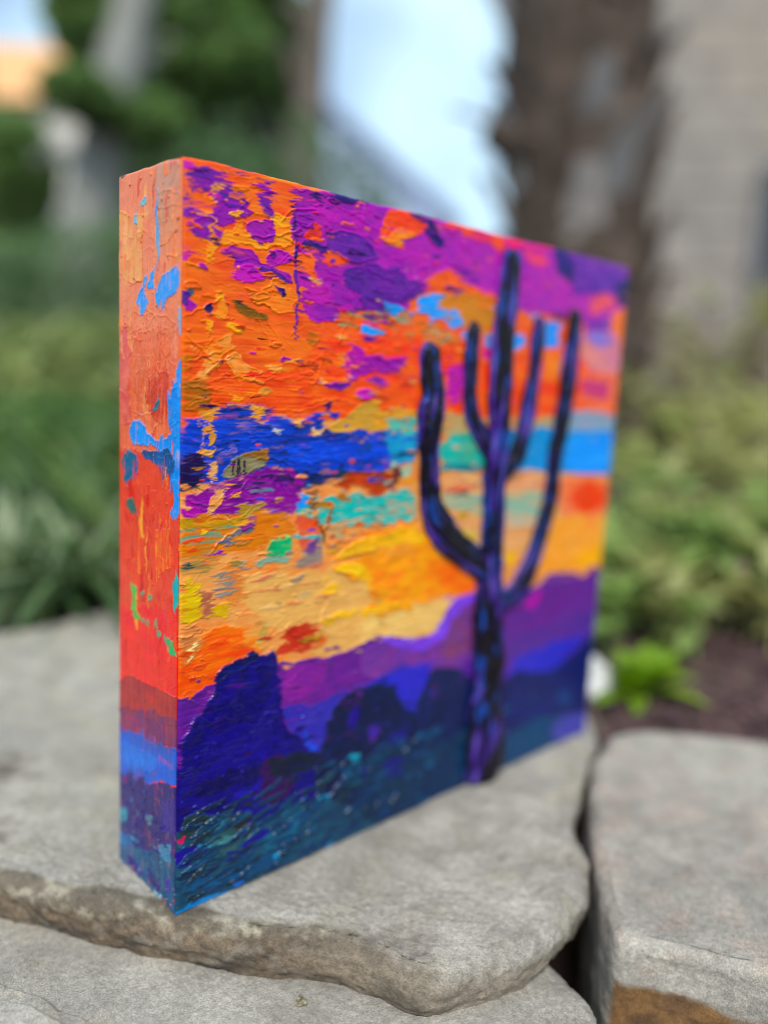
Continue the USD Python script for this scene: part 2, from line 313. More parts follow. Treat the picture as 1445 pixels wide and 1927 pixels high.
stone('wall_stone', 'small dark filler stone deep in the gap beside the grey stone', [(0.128, -0.085), (0.150, -0.092), (0.19, -0.06), (0.30, 0.0), (0.33, 0.06), (0.28, 0.12), (0.2, 0.06), (0.14, -0.03)], -0.14, 0.06, 0.006, 0.004, 91,
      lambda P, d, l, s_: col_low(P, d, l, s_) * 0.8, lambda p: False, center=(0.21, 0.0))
# split flake lying along the left of the lower stone
def flake(pts, z0, h, seed, parent, name):
    o = resample(pts, lambda p: True, 0.0015, 0.01)
    c = o.mean(0); R = []; Zs = []
    for q in np.linspace(0.001, 1, 26): R.append(c + (o - c) * q * (1 - 0.02 * (q > .97))); Zs.append(h)
    for q in (0.75, 0.5, 0.25, -0.6): R.append(o); Zs.append(h * q)
    R = np.array(R); Z = np.array(Zs)[:, None] + np.zeros(len(o))
    P = np.stack([R[..., 0], R[..., 1], z0 + Z], -1)
    n = meshkit.fbm(P * 60, 4, seed) - 0.5; n2 = meshkit.fbm(P * np.array([140, 140, 140]), 3, seed + 2) - 0.5
    d = (R - c); d /= np.linalg.norm(d, axis=-1, keepdims=True) + 1e-9
    P[..., :2] += d * ((n * 0.012 + n2 * 0.004) * (np.linspace(0, 1, 30)[:, None] ** 3))[..., None]
    P[..., 2] += (n * 0.003 + n2 * 0.001)
    area = np.sum(o[:, 0] * np.roll(o[:, 1], -1) - o[:, 1] * np.roll(o[:, 0], -1))
    return grid_obj(name, P, M_STONE, parent, color=np.clip(col_low(P, 0 * n, 0 * n, seed), 0.01, 0.9), closed=True, flip=area < 0)
flake([(-0.15, 0.16), (-0.0833, 0.0565), (-0.0618, 0.0272), (-0.0551, 0.017), (-0.0487, 0.0012), (-0.042, -0.0127), (-0.0375, -0.0261), (-0.034, -0.05), (-0.05, -0.08), (-0.085, -0.03), (-0.12, 0.05)], -0.0208, 0.0034, 5, low, 'split_layer')
flake([(-0.15, 0.13), (-0.088, 0.055), (-0.0662, 0.020), (-0.0584, 0.0075), (-0.0531, -0.0053), (-0.050, -0.0175), (-0.048, -0.04), (-0.06, -0.06), (-0.085, -0.03), (-0.12, 0.04)], -0.0176, 0.0036, 9, low, 'split_layer')

# ------------------------------------------------------------------ the painting
W, H, D = 304.8, 304.8, 54.0             # millimetres
LIMITS = {'front': (W, H), 'side': (D, H)}
# brush strokes: outline on the canvas (tenths of a millimetre), the two colours mixed in it, how it is laid on
FRONT_STROKES = [
 ([-95,3136,3750,3429,4799,-1050,-71,-146],'f07018','e85a18',{'edge': 0,'h': 0}),
 ([-91,2537,950,2507,3598,2475,3706,1972,1255,2077,-22,2074],'f2641a','ee4c16',{'edge': 2.5,'mixs': 1.4,'h': 0.1}),
 ([-88,2093,1327,2103,3698,2009,4021,495,-79,960],'e6a266','e88e58',{'edge': 1.5,'h': 0.05}),
 ([-50,2692,521,2793,649,2438,542,2299,-24,2233],'f07418','e25a18',{'edge': 2,'h': 0.1}),
 ([2,3044,139,3051,482,3034,1177,3046,1175,3074,481,3066,15,3061],'ee6c2a','f09a3a',{'edge': 1,'h': 0.05}),
 ([79,2873,106,2862,125,2812,181,2805,237,2861,257,2817,377,2787,409,2775,318,2762,268,2779,182,2774,145,2761,127,2719,119,2671,100,2684,108,2747,89,2806],'f8a224','f58c1e',{}),
 ([389,2887,487,2911,492,2795,378,2779],'f8a224','f08020',{}),
 ([214,3013,329,3028,342,2935,394,2896,304,2888,264,2929,215,2982],'f07c22','ee6420',{}),
 ([122,2964,163,2980,164,2934,142,2884,119,2888],'f8a224','f0b030',{}),
 ([11,3009,59,3027,139,3021,177,2998,196,2971,234,2947,274,2923,304,2888,236,2869,181,2828,144,2815,107,2832,142,2892,164,2942,159,2975,127,2969,123,2934,78,2911,60,2952,34,2947,30,2909,22,2848,8,2823,6,2920,14,2973],'8a1f9c','56208c',{'edge': 0.9,'mixs': 1.5}),
 ([9,2861,61,2870,79,2850,107,2794,99,2754,63,2771,36,2797,10,2808],'8a1f9c','56208c',{}),
 ([266,2858,384,2886,390,2854,387,2797,357,2788,306,2809,257,2825],'a02a9a','8a1f9c',{}),
 ([334,3021,369,3032,385,2999,382,2950,404,2897,354,2893,337,2942,345,2991],'56208c','8a1f9c',{}),
 ([141,2744,211,2758,259,2753,318,2746,350,2701,422,2702,486,2693,487,2651,402,2658,321,2648,261,2673,222,2669,221,2732,146,2722],'9a2498','8a1f9c',{}),
 ([222,2692,300,2695,376,2688,362,2645,282,2627,213,2647],'c030ae','b4209f',{'h': 0.3}),
 ([368,2757,482,2777,495,2737,421,2710,390,2715],'b4209f','8a1f9c',{}),
 ([2,2732,24,2727,20,2689,4,2671],'b4209f','8a1f9c',{}),
 ([125,2812,167,2803,158,2778,130,2789],'8a1f9c','8a1f9c',{}),
 ([22,2535,53,2531,63,2512,40,2498,22,2508],'b4209f','8a1f9c',{}),
 ([492,3015,624,3028,798,3025,971,3038,1024,3029,1015,2973,980,2912,1020,2891,1261,2965,1280,2744,1147,2632,1123,2591,1016,2581,861,2585,752,2574,720,2508,604,2499,556,2573,530,2673,505,2738],'a8209f','8c1e9c',{'edge': 1.2,'mixs': 1.3}),
 ([852,3058,998,3061,1332,3061,1786,3049,2247,3050,3088,3040,3132,2813,2690,2637,2579,2705,2296,2705,2023,2680,1855,2728,1640,2747,1490,2809,1406,2825,1272,2702,1109,2685,881,2593],'b322a4','9c20a4',{'edge': 2,'mixs': 1.2}),
 ([593,2988,813,2984,991,2932,930,2895,768,2924,629,2935],'c02cae','a020a0',{'dry': 0.35}),
 ([645,2826,689,2876,781,2908,867,2895,933,2850,948,2807,850,2775,764,2791,692,2807],'56208c','6c2498',{'h': 0.5,'edge': 0.6}),
 ([767,2738,949,2798,1109,2772,1205,2696,1121,2620,934,2629,795,2669,769,2702],'4c1c86','56208c',{'edge': 1.5,'h': 0.3}),
 ([870,2773,982,2796,1165,2760,1297,2705,1112,2650,1069,2569,951,2567,880,2610],'56208c','6a2296',{'edge': 1.5,'h': 0.3}),
 ([530,2673,594,2716,713,2642,669,2584,566,2591],'b82aa4','b4209f',{}),
 ([564,2891,619,2912,660,2872,633,2842,556,2830,576,2867],'ea4a18','d03a20',{}),
 ([515,2765,569,2781,635,2808,704,2800,801,2778,754,2754,637,2756,593,2741,624,2676,619,2658,561,2712,522,2732],'ea5420','f07018',{}),
 ([535,2810,600,2824,623,2810,557,2792],'e6a266','a04030',{'edge': 0.5}),
 ([550,2833,589,2827,646,2813,693,2798,636,2790,590,2810,545,2816],'201058','56208c',{'edge': 1.0}),
 ([575,3010,641,3021,626,2994,587,2991],'201058','07205a',{}),
 ([663,3043,737,3057,809,3049,907,3049,775,3017,682,3008],'201058','2a1468',{'edge': 1.0}),
 ([1049,3043,1176,3060,1184,2963,1099,2912,1008,2884,973,2911,1029,2957,1014,2982],'ea4a18','f07a20',{}),
 ([486,3002,496,3004,523,2673,538,2432,529,2431,512,2671],'56208c','201058',{'edge': 0.5}),
 ([9,3003,33,3015,59,3027,94,3025,121,3034,139,3028,176,3036,232,3032,349,3044,354,3025,300,3018,176,3021,112,3017,59,3004],'201058','56208c',{'edge': 1.6,'dry': 0.5}),
 ([811,3019,829,3022,829,3013,811,3010],'f07018','f07018',{}),
 ([-1,2235,661,2278,1241,2251,1253,2108,889,2134,729,2104,400,2119,158,2141,1,2131],'e65418','f06a1a',{'edge': 1.5}),
 ([115,2385,190,2423,230,2376,173,2340,155,2274,90,2246,98,2311],'ec9a5c','f0843c',{'edge': 1.2,'h': 0.2}),
 ([192,2333,250,2345,291,2305,374,2283,313,2255,253,2253,212,2293],'f0a060','f08040',{'h': 0.3}),
 ([404,2311,457,2322,458,2296,416,2285],'f2a460','f2a460',{}),
 ([510,2351,543,2362,550,2336],'f2a868','f2a868',{}),
 ([-3,2385,124,2394,70,2334,-2,2330],'d85a34','f07018',{'dry': 0.3}),
 ([216,2555,274,2545,366,2512,372,2479,316,2491,226,2524],'6e5212','8a5a18',{'edge': 1.2}),
 ([323,2583,382,2639,423,2661,487,2651,522,2587,480,2565,525,2527,428,2526,365,2554,314,2549],'f4902a','f07c20',{'h': 0.3}),
 ([414,2626,456,2622,473,2603,457,2593],'201058','56208c',{}),
 ([320,2697,422,2690,487,2651,466,2649,381,2676,320,2685],'3a1878','56208c',{'edge': 0.8}),
 ([104,2508,122,2526,141,2507,141,2480,122,2494],'201058','201058',{}),
 ([199,2464,227,2475,252,2452,238,2431,209,2441],'f8b038','f0a030',{'h': 0.3}),
 ([104,2472,132,2459,124,2434,110,2409],'f8a224','f8a224',{}),
 ([139,2579,177,2575,188,2520,165,2486,145,2524],'f8a224','f07018',{}),
 ([17,2612,48,2608,48,2569,26,2567],'147a82','0a5a70',{'edge': 1}),
 ([4,2564,30,2567,27,2520,6,2518],'1a2a50','56208c',{'edge': 1}),
 ([-1,2235,118,2239,120,2132,1,2131],'96582a','b87030',{'dry': 0.35}),
 ([7,2330,43,2332,40,2244,8,2243],'b06028','c87830',{'dry': 0.4}),
 ([583,2462,652,2458,608,2410,579,2426],'a0641c','f07018',{'dry': 0.3}),
 ([820,2443,884,2419,925,2375,1016,2390,1058,2363,1152,2388,1142,2338,1062,2304,967,2329,880,2278,806,2265,826,2341],'b4209f','8a1f9c',{'h': 0.4}),
 ([697,2252,843,2257,796,2223,710,2234],'56208c','8a1f9c',{}),
 ([957,2290,1049,2294,1052,2260,972,2262],'8a1f9c','56208c',{}),
 ([717,2553,1210,2638,1225,2452,1132,2475,891,2504,732,2500],'8a9a80','b0602c',{'dry': 0.5,'h': 0.05}),
 ([1013,2619,1067,2614,1123,2591,1083,2582,1028,2601],'2a98ee','2a98ee',{}),
 ([892,2495,943,2494,1021,2505,1009,2485,906,2473],'2a98ee','2a98ee',{}),
 ([891,2514,929,2515,919,2505,892,2502],'2a98ee','2a98ee',{}),
 ([600,2338,647,2314,672,2288,612,2321],'5c2010','5c2010',{}),
 ([864,2225,960,2242,988,2214,950,2188,885,2192],'b4209f','c838b0',{'h': 0.5,'edge': 0.4}),
 ([894,2472,945,2471,1012,2447,973,2444,914,2454],'56208c','201058',{}),
 ([749,2401,799,2386,815,2322,765,2338],'f8a224','f07018',{'h': 0.2}),
 ([1074,2334,1197,2360,1234,2342,1201,2310,1089,2310],'ea4a18','f07a2a',{}),
 ([-4,2098,64,2106,158,2136,236,2142,399,2140,411,2110,338,2091,476,2101,555,2075,622,2125,718,2075,672,2056,745,2037,894,2046,1054,2036,1260,2014,1267,1930,1108,1852,932,1849,828,1862,756,1827,636,1813,578,1806,553,1845,495,1893,397,1896,283,1865,203,1834,145,1845,68,1849,-1,1844],'0c42be','093290',{'edge': 1.4,'h': 0.35,'mixs': 1.2}),
 ([158,2136,399,2143,411,2123,276,2113,158,2115],'07205a','0a2f80',{'edge': 1.3,'dry': 0.3}),
 ([495,1893,755,1841,932,1857,1107,1862,933,1837,756,1822,601,1805,565,1835],'07205a','101830',{'edge': 1.2,'dry': 0.3}),
 ([470,1985,796,1999,1085,1975,1090,1914,679,1906,505,1920],'1050d8','0a40c0',{'dry': 0.35,'h': 0.2}),
 ([510,2083,672,2047,921,2027,674,2014,534,2038],'07205a','0b3a9a',{'dry': 0.3}),
 ([-2,1951,86,1941,78,1840,0,1819],'151440','241048',{'edge': 1.5}),
 ([83,2115,158,2140,158,2107,135,2065,142,1981,114,1948,90,1957,103,2007,84,2065],'d8964e','c88444',{}),
 ([94,1978,132,1981,123,1948,95,1953],'f6b440','f6b440',{}),
 ([74,2115,111,2098,116,2074,93,2078],'0a3fc4','0a3fc4',{}),
 ([98,2032,117,2032,118,1990,102,1999],'0a3fc4','0a3fc4',{}),
 ([306,2139,379,2131,385,2109,338,2096,317,2117],'f0aa50','e89848',{}),
 ([543,2102,588,2093,584,2065,549,2075],'e0a060','e0a060',{}),
 ([424,2052,442,2049,441,2030,428,2034],'c8c4be','c8c4be',{}),
 ([198,1860,211,1920,260,1953,363,1964,395,1950,386,1906,324,1881,243,1858],'7e7458','8e8464',{'h': 0.3}),
 ([281,1953,363,1964,410,1975,391,1910,359,1933,301,1944],'a06a34','8a6030',{'edge': 0.8}),
 ([236,1928,243,1928,243,1863,236,1863],'1a1030','1a1030',{'edge': 0.5}),
 ([251,1927,258,1927,258,1862,251,1862],'1a1030','1a1030',{'edge': 0.5}),
 ([266,1927,273,1927,273,1861,266,1862],'1a1030','1a1030',{'edge': 0.5}),
 ([287,1926,294,1926,293,1860,286,1861],'1a1030','1a1030',{'edge': 0.5}),
 ([133,1918,158,1917,149,1862,135,1829,115,1864,105,1889],'e2aa72','d89860',{}),
 ([0,1794,69,1807,184,1826,345,1880,495,1893,565,1844,580,1759,560,1695,458,1702,392,1725,297,1727,278,1688,206,1712,128,1709,80,1708,1,1710],'8c1c90','741a88',{'edge': 1.2,'h': 0.25}),
 ([204,1825,345,1872,507,1874,566,1826,432,1814,285,1812],'3a1060','201848',{'dry': 0.45}),
 ([285,1812,411,1815,433,1786,306,1785],'3a9a98','802088',{'dry': 0.5}),
 ([5,1768,70,1781,99,1728,71,1705,15,1713],'b4209f','9c2494',{}),
 ([145,1837,164,1827,189,1800,190,1765,157,1724,90,1686,80,1695,127,1735,146,1794],'e69a60','e2aa78',{}),
 ([1,1702,287,1715,549,1677,554,1563,292,1552,3,1549],'dc8240','d07038',{'edge': 2,'mixs': 1.6,'h': 0.1}),
 ([1,1710,128,1704,288,1688,352,1656,208,1650,2,1659],'c89a34','b88a30',{'dry': 0.35}),
 ([2,1668,289,1661,352,1646,209,1597,2,1600],'58988a','80906a',{'dry': 0.55,'h': 0.05}),
 ([3,1574,130,1587,210,1543,132,1463,4,1462],'8a8a50','c0844a',{'dry': 0.5,'h': 0.05}),
 ([229,1612,342,1629,351,1665,330,1675,289,1634,209,1605,179,1573,250,1566],'4c4a70','6a6a80',{'edge': 1}),
 ([289,1656,330,1662,331,1630,295,1633],'2a9496','2a9496',{}),
 ([266,1743,370,1731,309,1677,272,1689],'a8843c','c09a50',{'edge': 1.2}),
 ([91,1651,114,1649,115,1630,96,1634],'f0cc40','f0cc40',{}),
 ([211,1516,262,1510,287,1352,257,1301,214,1362,192,1438],'e08c50','d27a4a',{'edge': 1.5}),
 ([162,1468,212,1462,234,1368,184,1367],'6f7884','9a8a70',{'dry': 0.45}),
 ([95,1406,163,1397,156,1290,116,1287,85,1381],'9c5448','b87058',{'dry': 0.25,'edge': 1}),
 ([409,1545,440,1583,507,1594,536,1583,532,1527,488,1503,421,1520],'20a068','3cb878',{'h': 0.4,'edge': 0.7}),
 ([429,1584,507,1594,537,1583,519,1576,452,1573],'8ccc88','8ccc88',{'edge': 0.4}),
 ([548,1696,654,1683,681,1609,649,1534,567,1523],'de5c42','c86a58',{'dry': 0.15}),
 ([357,1472,399,1504,465,1506,533,1498,535,1469,422,1482,379,1455],'64a898','8aa890',{'dry': 0.3}),
 ([569,1465,603,1490,648,1554,719,1586,712,1468,678,1433,582,1444],'7a7278','948478',{'dry': 0.3}),
 ([602,1519,695,1578,651,1495],'5a3088','7a5080',{}),
 ([640,1457,701,1450,692,1392,643,1408],'c4564c','d8845c',{'dry': 0.35}),
 ([733,1545,952,1534,849,1493,748,1499],'c86a40','d89060',{'dry': 0.3}),
 ([947,1616,1056,1607,1060,1544,951,1555],'c07848','d89060',{'dry': 0.3}),
 ([730,1604,824,1606,821,1547,745,1564],'a8a078','c89c70',{'dry': 0.3}),
 ([568,1770,639,1746,809,1756,1074,1751,1281,1761,1295,1588,1084,1605,817,1617,693,1627,654,1669,583,1693],'18b8b0','30b4aa',{'dry': 0.33,'edge': 1.5,'h': 0.3}),
 ([553,1582,647,1573,720,1556,648,1558],'28b4b8','28b4b8',{'edge': 0.8}),
 ([574,1760,596,1787,610,1748,617,1715,570,1713],'2a98ee','2a98ee',{}),
 ([778,1874,880,1861,843,1823,795,1796],'0c4650','102030',{'edge': 1}),
 ([782,1796,842,1852,985,1857,1123,1841,1139,1809,1087,1760,1019,1744,965,1757,922,1799,871,1792,834,1774],'c44a1c','9a3a1c',{'h': 0.3,'edge': 0.7}),
 ([1106,1883,1250,1873,1267,1836,1181,1828,1108,1852],'d6c49c','98b8a0',{'edge': 1.2}),
 ([1121,1862,1181,1828,1154,1798,1099,1780],'7a2c20','3a2030',{'edge': 1.3}),
 ([1053,2046,1255,2076,1271,1888,1104,1903,1072,1975],'0aa0c0','0878c0',{'dry': 0.2,'edge': 1.5}),
 ([790,2104,913,2163,1250,2148,1257,2055,1053,2046,919,2066,818,2056,719,2056],'dc9848','c89a50',{'edge': 1.5,'h': 0.3}),
 ([1050,2096,1252,2117,1260,2024,1109,2035],'28b0b0','5ab0a0',{'dry': 0.35}),
 ([625,2056,708,2051,697,2033,631,2038],'f0d0a0','e8b070',{}),
 ([702,2159,738,2169,722,2126,704,2131],'201058','201058',{}),
 ([728,2117,777,2122,778,2102,741,2101],'0a3fc4','201058',{}),
 ([620,1785,684,1801,655,1774,652,1727,672,1667,712,1606,734,1525,721,1546,706,1597,661,1659,628,1728],'8a461c','6a3018',{'edge': 0.6,'h': 0.4}),
 ([749,1720,772,1709,753,1642,731,1595,715,1606,746,1662],'98542a','7a3018',{'edge': 0.5,'h': 0.4}),
 ([651,1736,761,1724,762,1700,665,1707],'a8741c','c08a24',{'edge': 0.8}),
 ([784,1757,873,1752,861,1733,798,1737],'b0701c','b0701c',{}),
 ([801,1902,811,1902,811,1814,792,1796],'201020','201020',{'edge': 0.4}),
 ([295,1443,703,1410,1102,1339,1334,1107,1348,934,1096,1015,920,952,773,1002,597,1088,298,1313],'e8b472','dca466',{'edge': 2,'h': 0.12}),
 ([970,1161,1291,1169,1621,1161,1570,1063,1505,969,1223,990,980,986],'eec684','e8b872',{'edge': 1}),
 ([787,1470,900,1519,1073,1554,1296,1577,1332,1130,1115,1154,997,1247,1021,1307,937,1350,856,1381,777,1421,827,1435,931,1444,1010,1476,889,1479,814,1447],'f2b224','ee9438',{'edge': 1.3,'h': 0.4,'mixs': 1.4}),
 ([944,1566,1092,1562,1244,1597,1340,1569,1389,1476,1505,1444,1631,1369,1792,1308,1793,1146,1619,1182,1359,1169,1169,1187,970,1161,1038,1246,1006,1364,952,1445],'f8a81e','f28a30',{'edge': 1.5,'h': 0.35,'mixs': 1.4}),
 ([890,1469,1091,1500,1303,1489,1308,1423,1069,1407,933,1412],'ea8e48','e8a058',{'dry': 0.3}),
 ([787,1470,900,1517,1073,1552,1296,1572,1301,1511,1091,1494,916,1471,826,1445],'f6bd18','e8ac10',{'h': 0.4,'dry': 0.1}),
 ([777,1421,866,1425,961,1388,923,1362,817,1391],'f0c614','f6bd18',{'h': 0.4}),
 ([708,1300,769,1331,808,1321,784,1294,721,1288],'f6bd18','f6bd18',{'h': 0.4}),
 ([723,1378,754,1376,742,1363],'f6bd18','f6bd18',{}),
 ([708,1173,828,1190,946,1202,907,1177,816,1171,728,1160],'f6bd18','f6bd18',{'h': 0.4}),
 ([946,1191,1112,1198,1229,1185,1172,1167,1003,1161],'f4aa28','f6bd18',{'h': 0.4}),
 ([1396,1395,1512,1372,1792,1308,1810,1133,1558,1191,1476,1295],'ff6a10','f88418',{'edge': 2}),
 ([968,1180,1130,1193,1249,1185,1093,1170,970,1152],'fab818','fab818',{}),
 ([1019,1531,1246,1568,1356,1538,1375,1477,1199,1495,1059,1490],'f6bd18','f6b020',{'dry': 0.2}),
 ([4,1462,37,1467,95,1380,86,1319,106,1289,77,1276,2,1284],'d4b018','e0bc20',{'h': 0.3,'edge': 0.8}),
 ([145,1328,215,1344,226,1306,242,1280,196,1279,155,1299],'ecc018','d8ac18',{'h': 0.3}),
 ([4,1066,8,1146,79,1186,137,1230,197,1228,280,1213,313,1160,435,1099,221,1066,181,1028],'f0742a','e85a22',{'edge': 1.5,'h': 0.3,'mixs': 1.4}),
 ([11,1270,107,1262,108,1162,42,1103,8,1101],'e09058','c87a50',{'dry': 0.3}),
 ([64,1189,83,1203,70,1152,46,1111],'e8dc9c','e8dc9c',{'edge': 0.4}),
 ([301,1210,455,1173,435,1089,324,1139],'e68848','e0a060',{'dry': 0.3}),
 ([479,1139,546,1176,617,1179,691,1161,704,1128,632,1111,769,1086,720,1054,575,1052,505,1056,458,1085,549,1107],'b83028','c84a38',{'edge': 1.1,'h': 0.2}),
 ([705,1108,782,1084,733,1052,671,1064],'e06a3c','d88050',{'dry': 0.2}),
 ([596,1103,655,1127,718,1106,645,1094],'9c7420','b07a30',{}),
 ([402,1249,414,1219,416,1161,395,1121,373,1130,367,1160,393,1203],'b89a56','c8aa68',{'edge': 0.4}),
 ([350,1361,415,1365,454,1363,415,1355,355,1355],'d88058','d88058',{'edge': 0.8,'dry': 0.3}),
 ([426,1369,493,1373,533,1372,493,1363,432,1363],'c8705a','c8705a',{'edge': 0.8,'dry': 0.3}),
 ([504,1373,573,1377,614,1375,573,1367,510,1366],'e8c088','e8c088',{'edge': 0.8,'dry': 0.3}),
 ([585,1366,656,1370,699,1369,657,1361,591,1360],'d88058','d88058',{'edge': 0.8,'dry': 0.3}),
 ([672,1295,746,1298,790,1296,746,1288,678,1288],'c8705a','c8705a',{'edge': 0.8,'dry': 0.3}),
 ([429,1283,496,1286,536,1284,496,1276,434,1276],'e8c088','e8c088',{'edge': 0.8,'dry': 0.3}),
 ([542,1285,612,1288,654,1286,613,1278,548,1278],'d88058','d88058',{'edge': 0.8,'dry': 0.3}),
 ([359,1416,424,1420,463,1419,424,1411,365,1409],'c8705a','c8705a',{'edge': 0.8,'dry': 0.3}),
 ([980,2993,1082,3051,1193,3037,1258,3014,1249,2969,1128,2925,999,2881,974,2918],'ea4a18','f05a1a',{'edge': 1}),
 ([974,2910,1089,2953,1187,2951,1034,2886],'fa8820','fa8820',{'h': 0.4}),
 ([1143,3037,1242,3054,1283,3018,1207,3014],'201058','301060',{'dry': 0.4}),
 ([1256,3039,1295,3029,1339,2975,1382,2946,1358,2916,1291,2933,1261,2980],'22106e','201058',{'h': 0.3}),
 ([1309,2874,1361,2886,1356,2863,1317,2858],'3a1478','3a1478',{}),
 ([1515,2839,1572,2837,1547,2806,1504,2815],'5a1c8c','5a1c8c',{}),
 ([1373,3046,1523,3044,1682,3042,1852,3016,1827,2965,1672,2999,1498,3017,1362,3022],'f0582c','d83a60',{'edge': 1.4}),
 ([1818,3040,2010,3040,2249,3040,2251,3025,2013,3011,1823,3002],'e8306a','d02a80',{'edge': 1}),
 ([1280,2756,1328,2806,1406,2825,1491,2800,1580,2764,1791,2740,1703,2712,1498,2727,1388,2733,1295,2731],'f0601c','f07018',{'edge': 1}),
 ([1442,2739,1526,2735,1615,2703,1529,2698],'201058','56208c',{}),
 ([1627,2732,1733,2715,1705,2693,1630,2704],'201058','56208c',{}),
 ([1363,2712,1856,2718,1873,2572,1559,2547,1479,2643,1368,2659],'da8230','c8843c',{'edge': 2}),
 ([1998,2999,2219,3000,2192,2946,2055,2948],'f0506a','d83a80',{'edge': 2}),
 ([2266,3047,2392,3050,2456,3001,2487,2921,2459,2854,2375,2918,2278,2957],'240c84','201058',{'edge': 1}),
 ([2392,3050,3153,3060,3193,2855,2919,2883,2654,2854,2466,2812,2456,3001],'5a2098','7a28a0',{'edge': 1.5}),
 ([2888,2936,3159,3026,3191,2866,2977,2804,2925,2850],'0c105c','0a0c50',{'edge': 1}),
 ([2659,2822,2815,2872,2931,2816,2874,2777,2679,2703],'d84c6c','e8605a',{'edge': 1.5}),
 ([2859,2741,3085,2820,3122,2624,3010,2499,2895,2653],'f8743a','f88048',{'edge': 1}),
 ([2639,2699,2909,2700,2931,2575,2657,2590],'6a2c9c','8c30a0',{'edge': 1.5}),
 ([1235,2672,1311,2698,1393,2680,1383,2633,1439,2620,1507,2636,1556,2575,1474,2545,1428,2592,1347,2594,1337,2548,1307,2599,1221,2609,1251,2638],'2a98ee','2aa0f0',{'h': 0.3}),
 ([1324,2699,1390,2706,1392,2684,1345,2684],'2a98ee','2a98ee',{}),
 ([1018,2615,1090,2614,1116,2590,1043,2592],'2a98ee','2a98ee',{}),
 ([886,2511,979,2501,1015,2487,934,2472,888,2477],'2a98ee','2a98ee',{}),
 ([1243,2576,1517,2535,1551,2481,1279,2462],'a89878','d07838',{'dry': 0.45}),
 ([1559,2543,1618,2533,1623,2481,1587,2478],'2a98ee','2a98ee',{}),
 ([1722,2541,1843,2560,1869,2473,1744,2474],'4a90d8','8070b0',{'edge': 1}),
 ([1798,2683,1852,2688,1850,2639,1802,2644],'3a90e0','3a90e0',{}),
 ([1972,2560,2073,2547,2064,2485,2022,2421,1979,2429],'2a98ee','2a98ee',{}),
 ([2234,2642,2377,2655,2359,2525,2235,2506],'2a90e8','2a90e8',{}),
 ([2090,2681,2228,2684,2180,2648],'2a98ee','2a98ee',{}),
 ([2297,2700,2446,2693,2432,2659,2302,2669],'201058','201058',{}),
 ([893,2393,1011,2366,1181,2402,1134,2355,1124,2319,1015,2314,967,2329,899,2292],'a02098','8a1f9c',{}),
 ([1074,2334,1188,2313,1266,2298,1243,2261,1141,2266],'c83a60','e86030',{'dry': 0.3}),
 ([1729,2473,1852,2481,1829,2411,1737,2396],'b82a90','b82a90',{'edge': 1}),
 ([1738,2386,1864,2382,1847,2251,1751,2268],'e83c2c','ea4a18',{'edge': 1.2}),
 ([1981,2480,2109,2529,2134,2344,2057,2278,1999,2338],'f07428','f05a28',{'edge': 1}),
 ([1462,2372,1560,2391,1621,2361,1605,2302,1587,2263,1579,2195,1494,2183,1459,2259,1475,2316],'b4209c','b4209f',{'h': 0.4,'edge': 0.7}),
 ([2246,2486,2419,2497,2441,2346,2276,2339],'ff8a24','f07018',{'edge': 1.5}),
 ([2614,2609,2981,2660,3076,2383,2730,2391,2612,2498],'cf7d96','e08a80',{'edge': 1.5}),
 ([2635,2599,2919,2644,2933,2564,2662,2557],'8078d0','9a70c0',{'edge': 1.5}),
 ([2626,2409,3167,2387,3208,2168,2620,2195],'f46e52','f07a58',{'edge': 1.5}),
 ([2635,2353,2928,2342,2923,2247,2649,2263],'c03c74','d04a68',{'edge': 2}),
 ([1456,2135,1864,2099,3208,2168,3236,2020,1951,2048,1455,2001],'c89a64','a8a078',{'dry': 0.15,'edge': 1.5}),
 ([2548,2148,3212,2144,3233,2032,2545,2035],'84a0b0','9098b0',{'edge': 1.5}),
 ([1454,2010,1775,2048,1868,1924,1799,1833,1468,1855],'18b8b0','50a890',{'edge': 1.5,'mixs': 1.4}),
 ([1951,2053,3105,2039,3155,1759,1977,1826],'0a94d4','0a86c0',{'edge': 1,'h': 0.3}),
 ([2547,2024,3004,2033,3062,1960,3028,1899,3086,1823,3029,1764,2543,1789],'0490ee','0a9af0',{'edge': 1,'h': 0.3}),
 ([1454,1856,2503,1797,2540,1539,2412,1351,2000,1350,1778,1437,1509,1565],'e8b078','e0a070',{'edge': 1}),
 ([1465,1885,1893,1851,1879,1825,1469,1845],'0a8a90','1a7a80',{'edge': 0.8}),
 ([1476,1767,1815,1687,2364,1700,2367,1540,1825,1592,1501,1646],'68b4a8','a8b090',{'dry': 0.38}),
 ([1476,1767,1746,1743,1687,1715,1494,1726],'d85a40','d8806a',{'dry': 0.2}),
 ([1963,1806,2355,1768,2344,1713,1975,1710],'d88060','e8a880',{'dry': 0.3}),
 ([1989,1591,2348,1542,2336,1497,1999,1503],'9ab8b0','e0b080',{'dry': 0.3}),
 ([1606,1618,1698,1612,1686,1576,1617,1587],'b89020','b89020',{}),
 ([1523,1564,1772,1491,1812,1413,1683,1457],'d8c070','e8b850',{'edge': 1.2}),
 ([2510,1750,3127,1723,3147,1482,2540,1539],'e87a54','f08060',{'edge': 1.5}),
 ([2638,1686,2797,1726,2999,1679,3039,1577,2874,1514,2677,1565],'f05420','e04a28',{'edge': 1.5}),
 ([2463,1533,3171,1480,3218,1086,2387,1120,2412,1351],'f2a860','f4a050',{'edge': 1.5}),
 ([3036,1490,3171,1480,3187,1129,2709,1223,2761,1291,3021,1289],'f6b830','f4a830',{'edge': 1.2}),
 ([2768,1510,2920,1499,2870,1404],'e87848','f09058',{'edge': 1}),
 ([1983,1351,2121,1348,2129,1279,1991,1284],'f0b824','f0b824',{'edge': 1}),
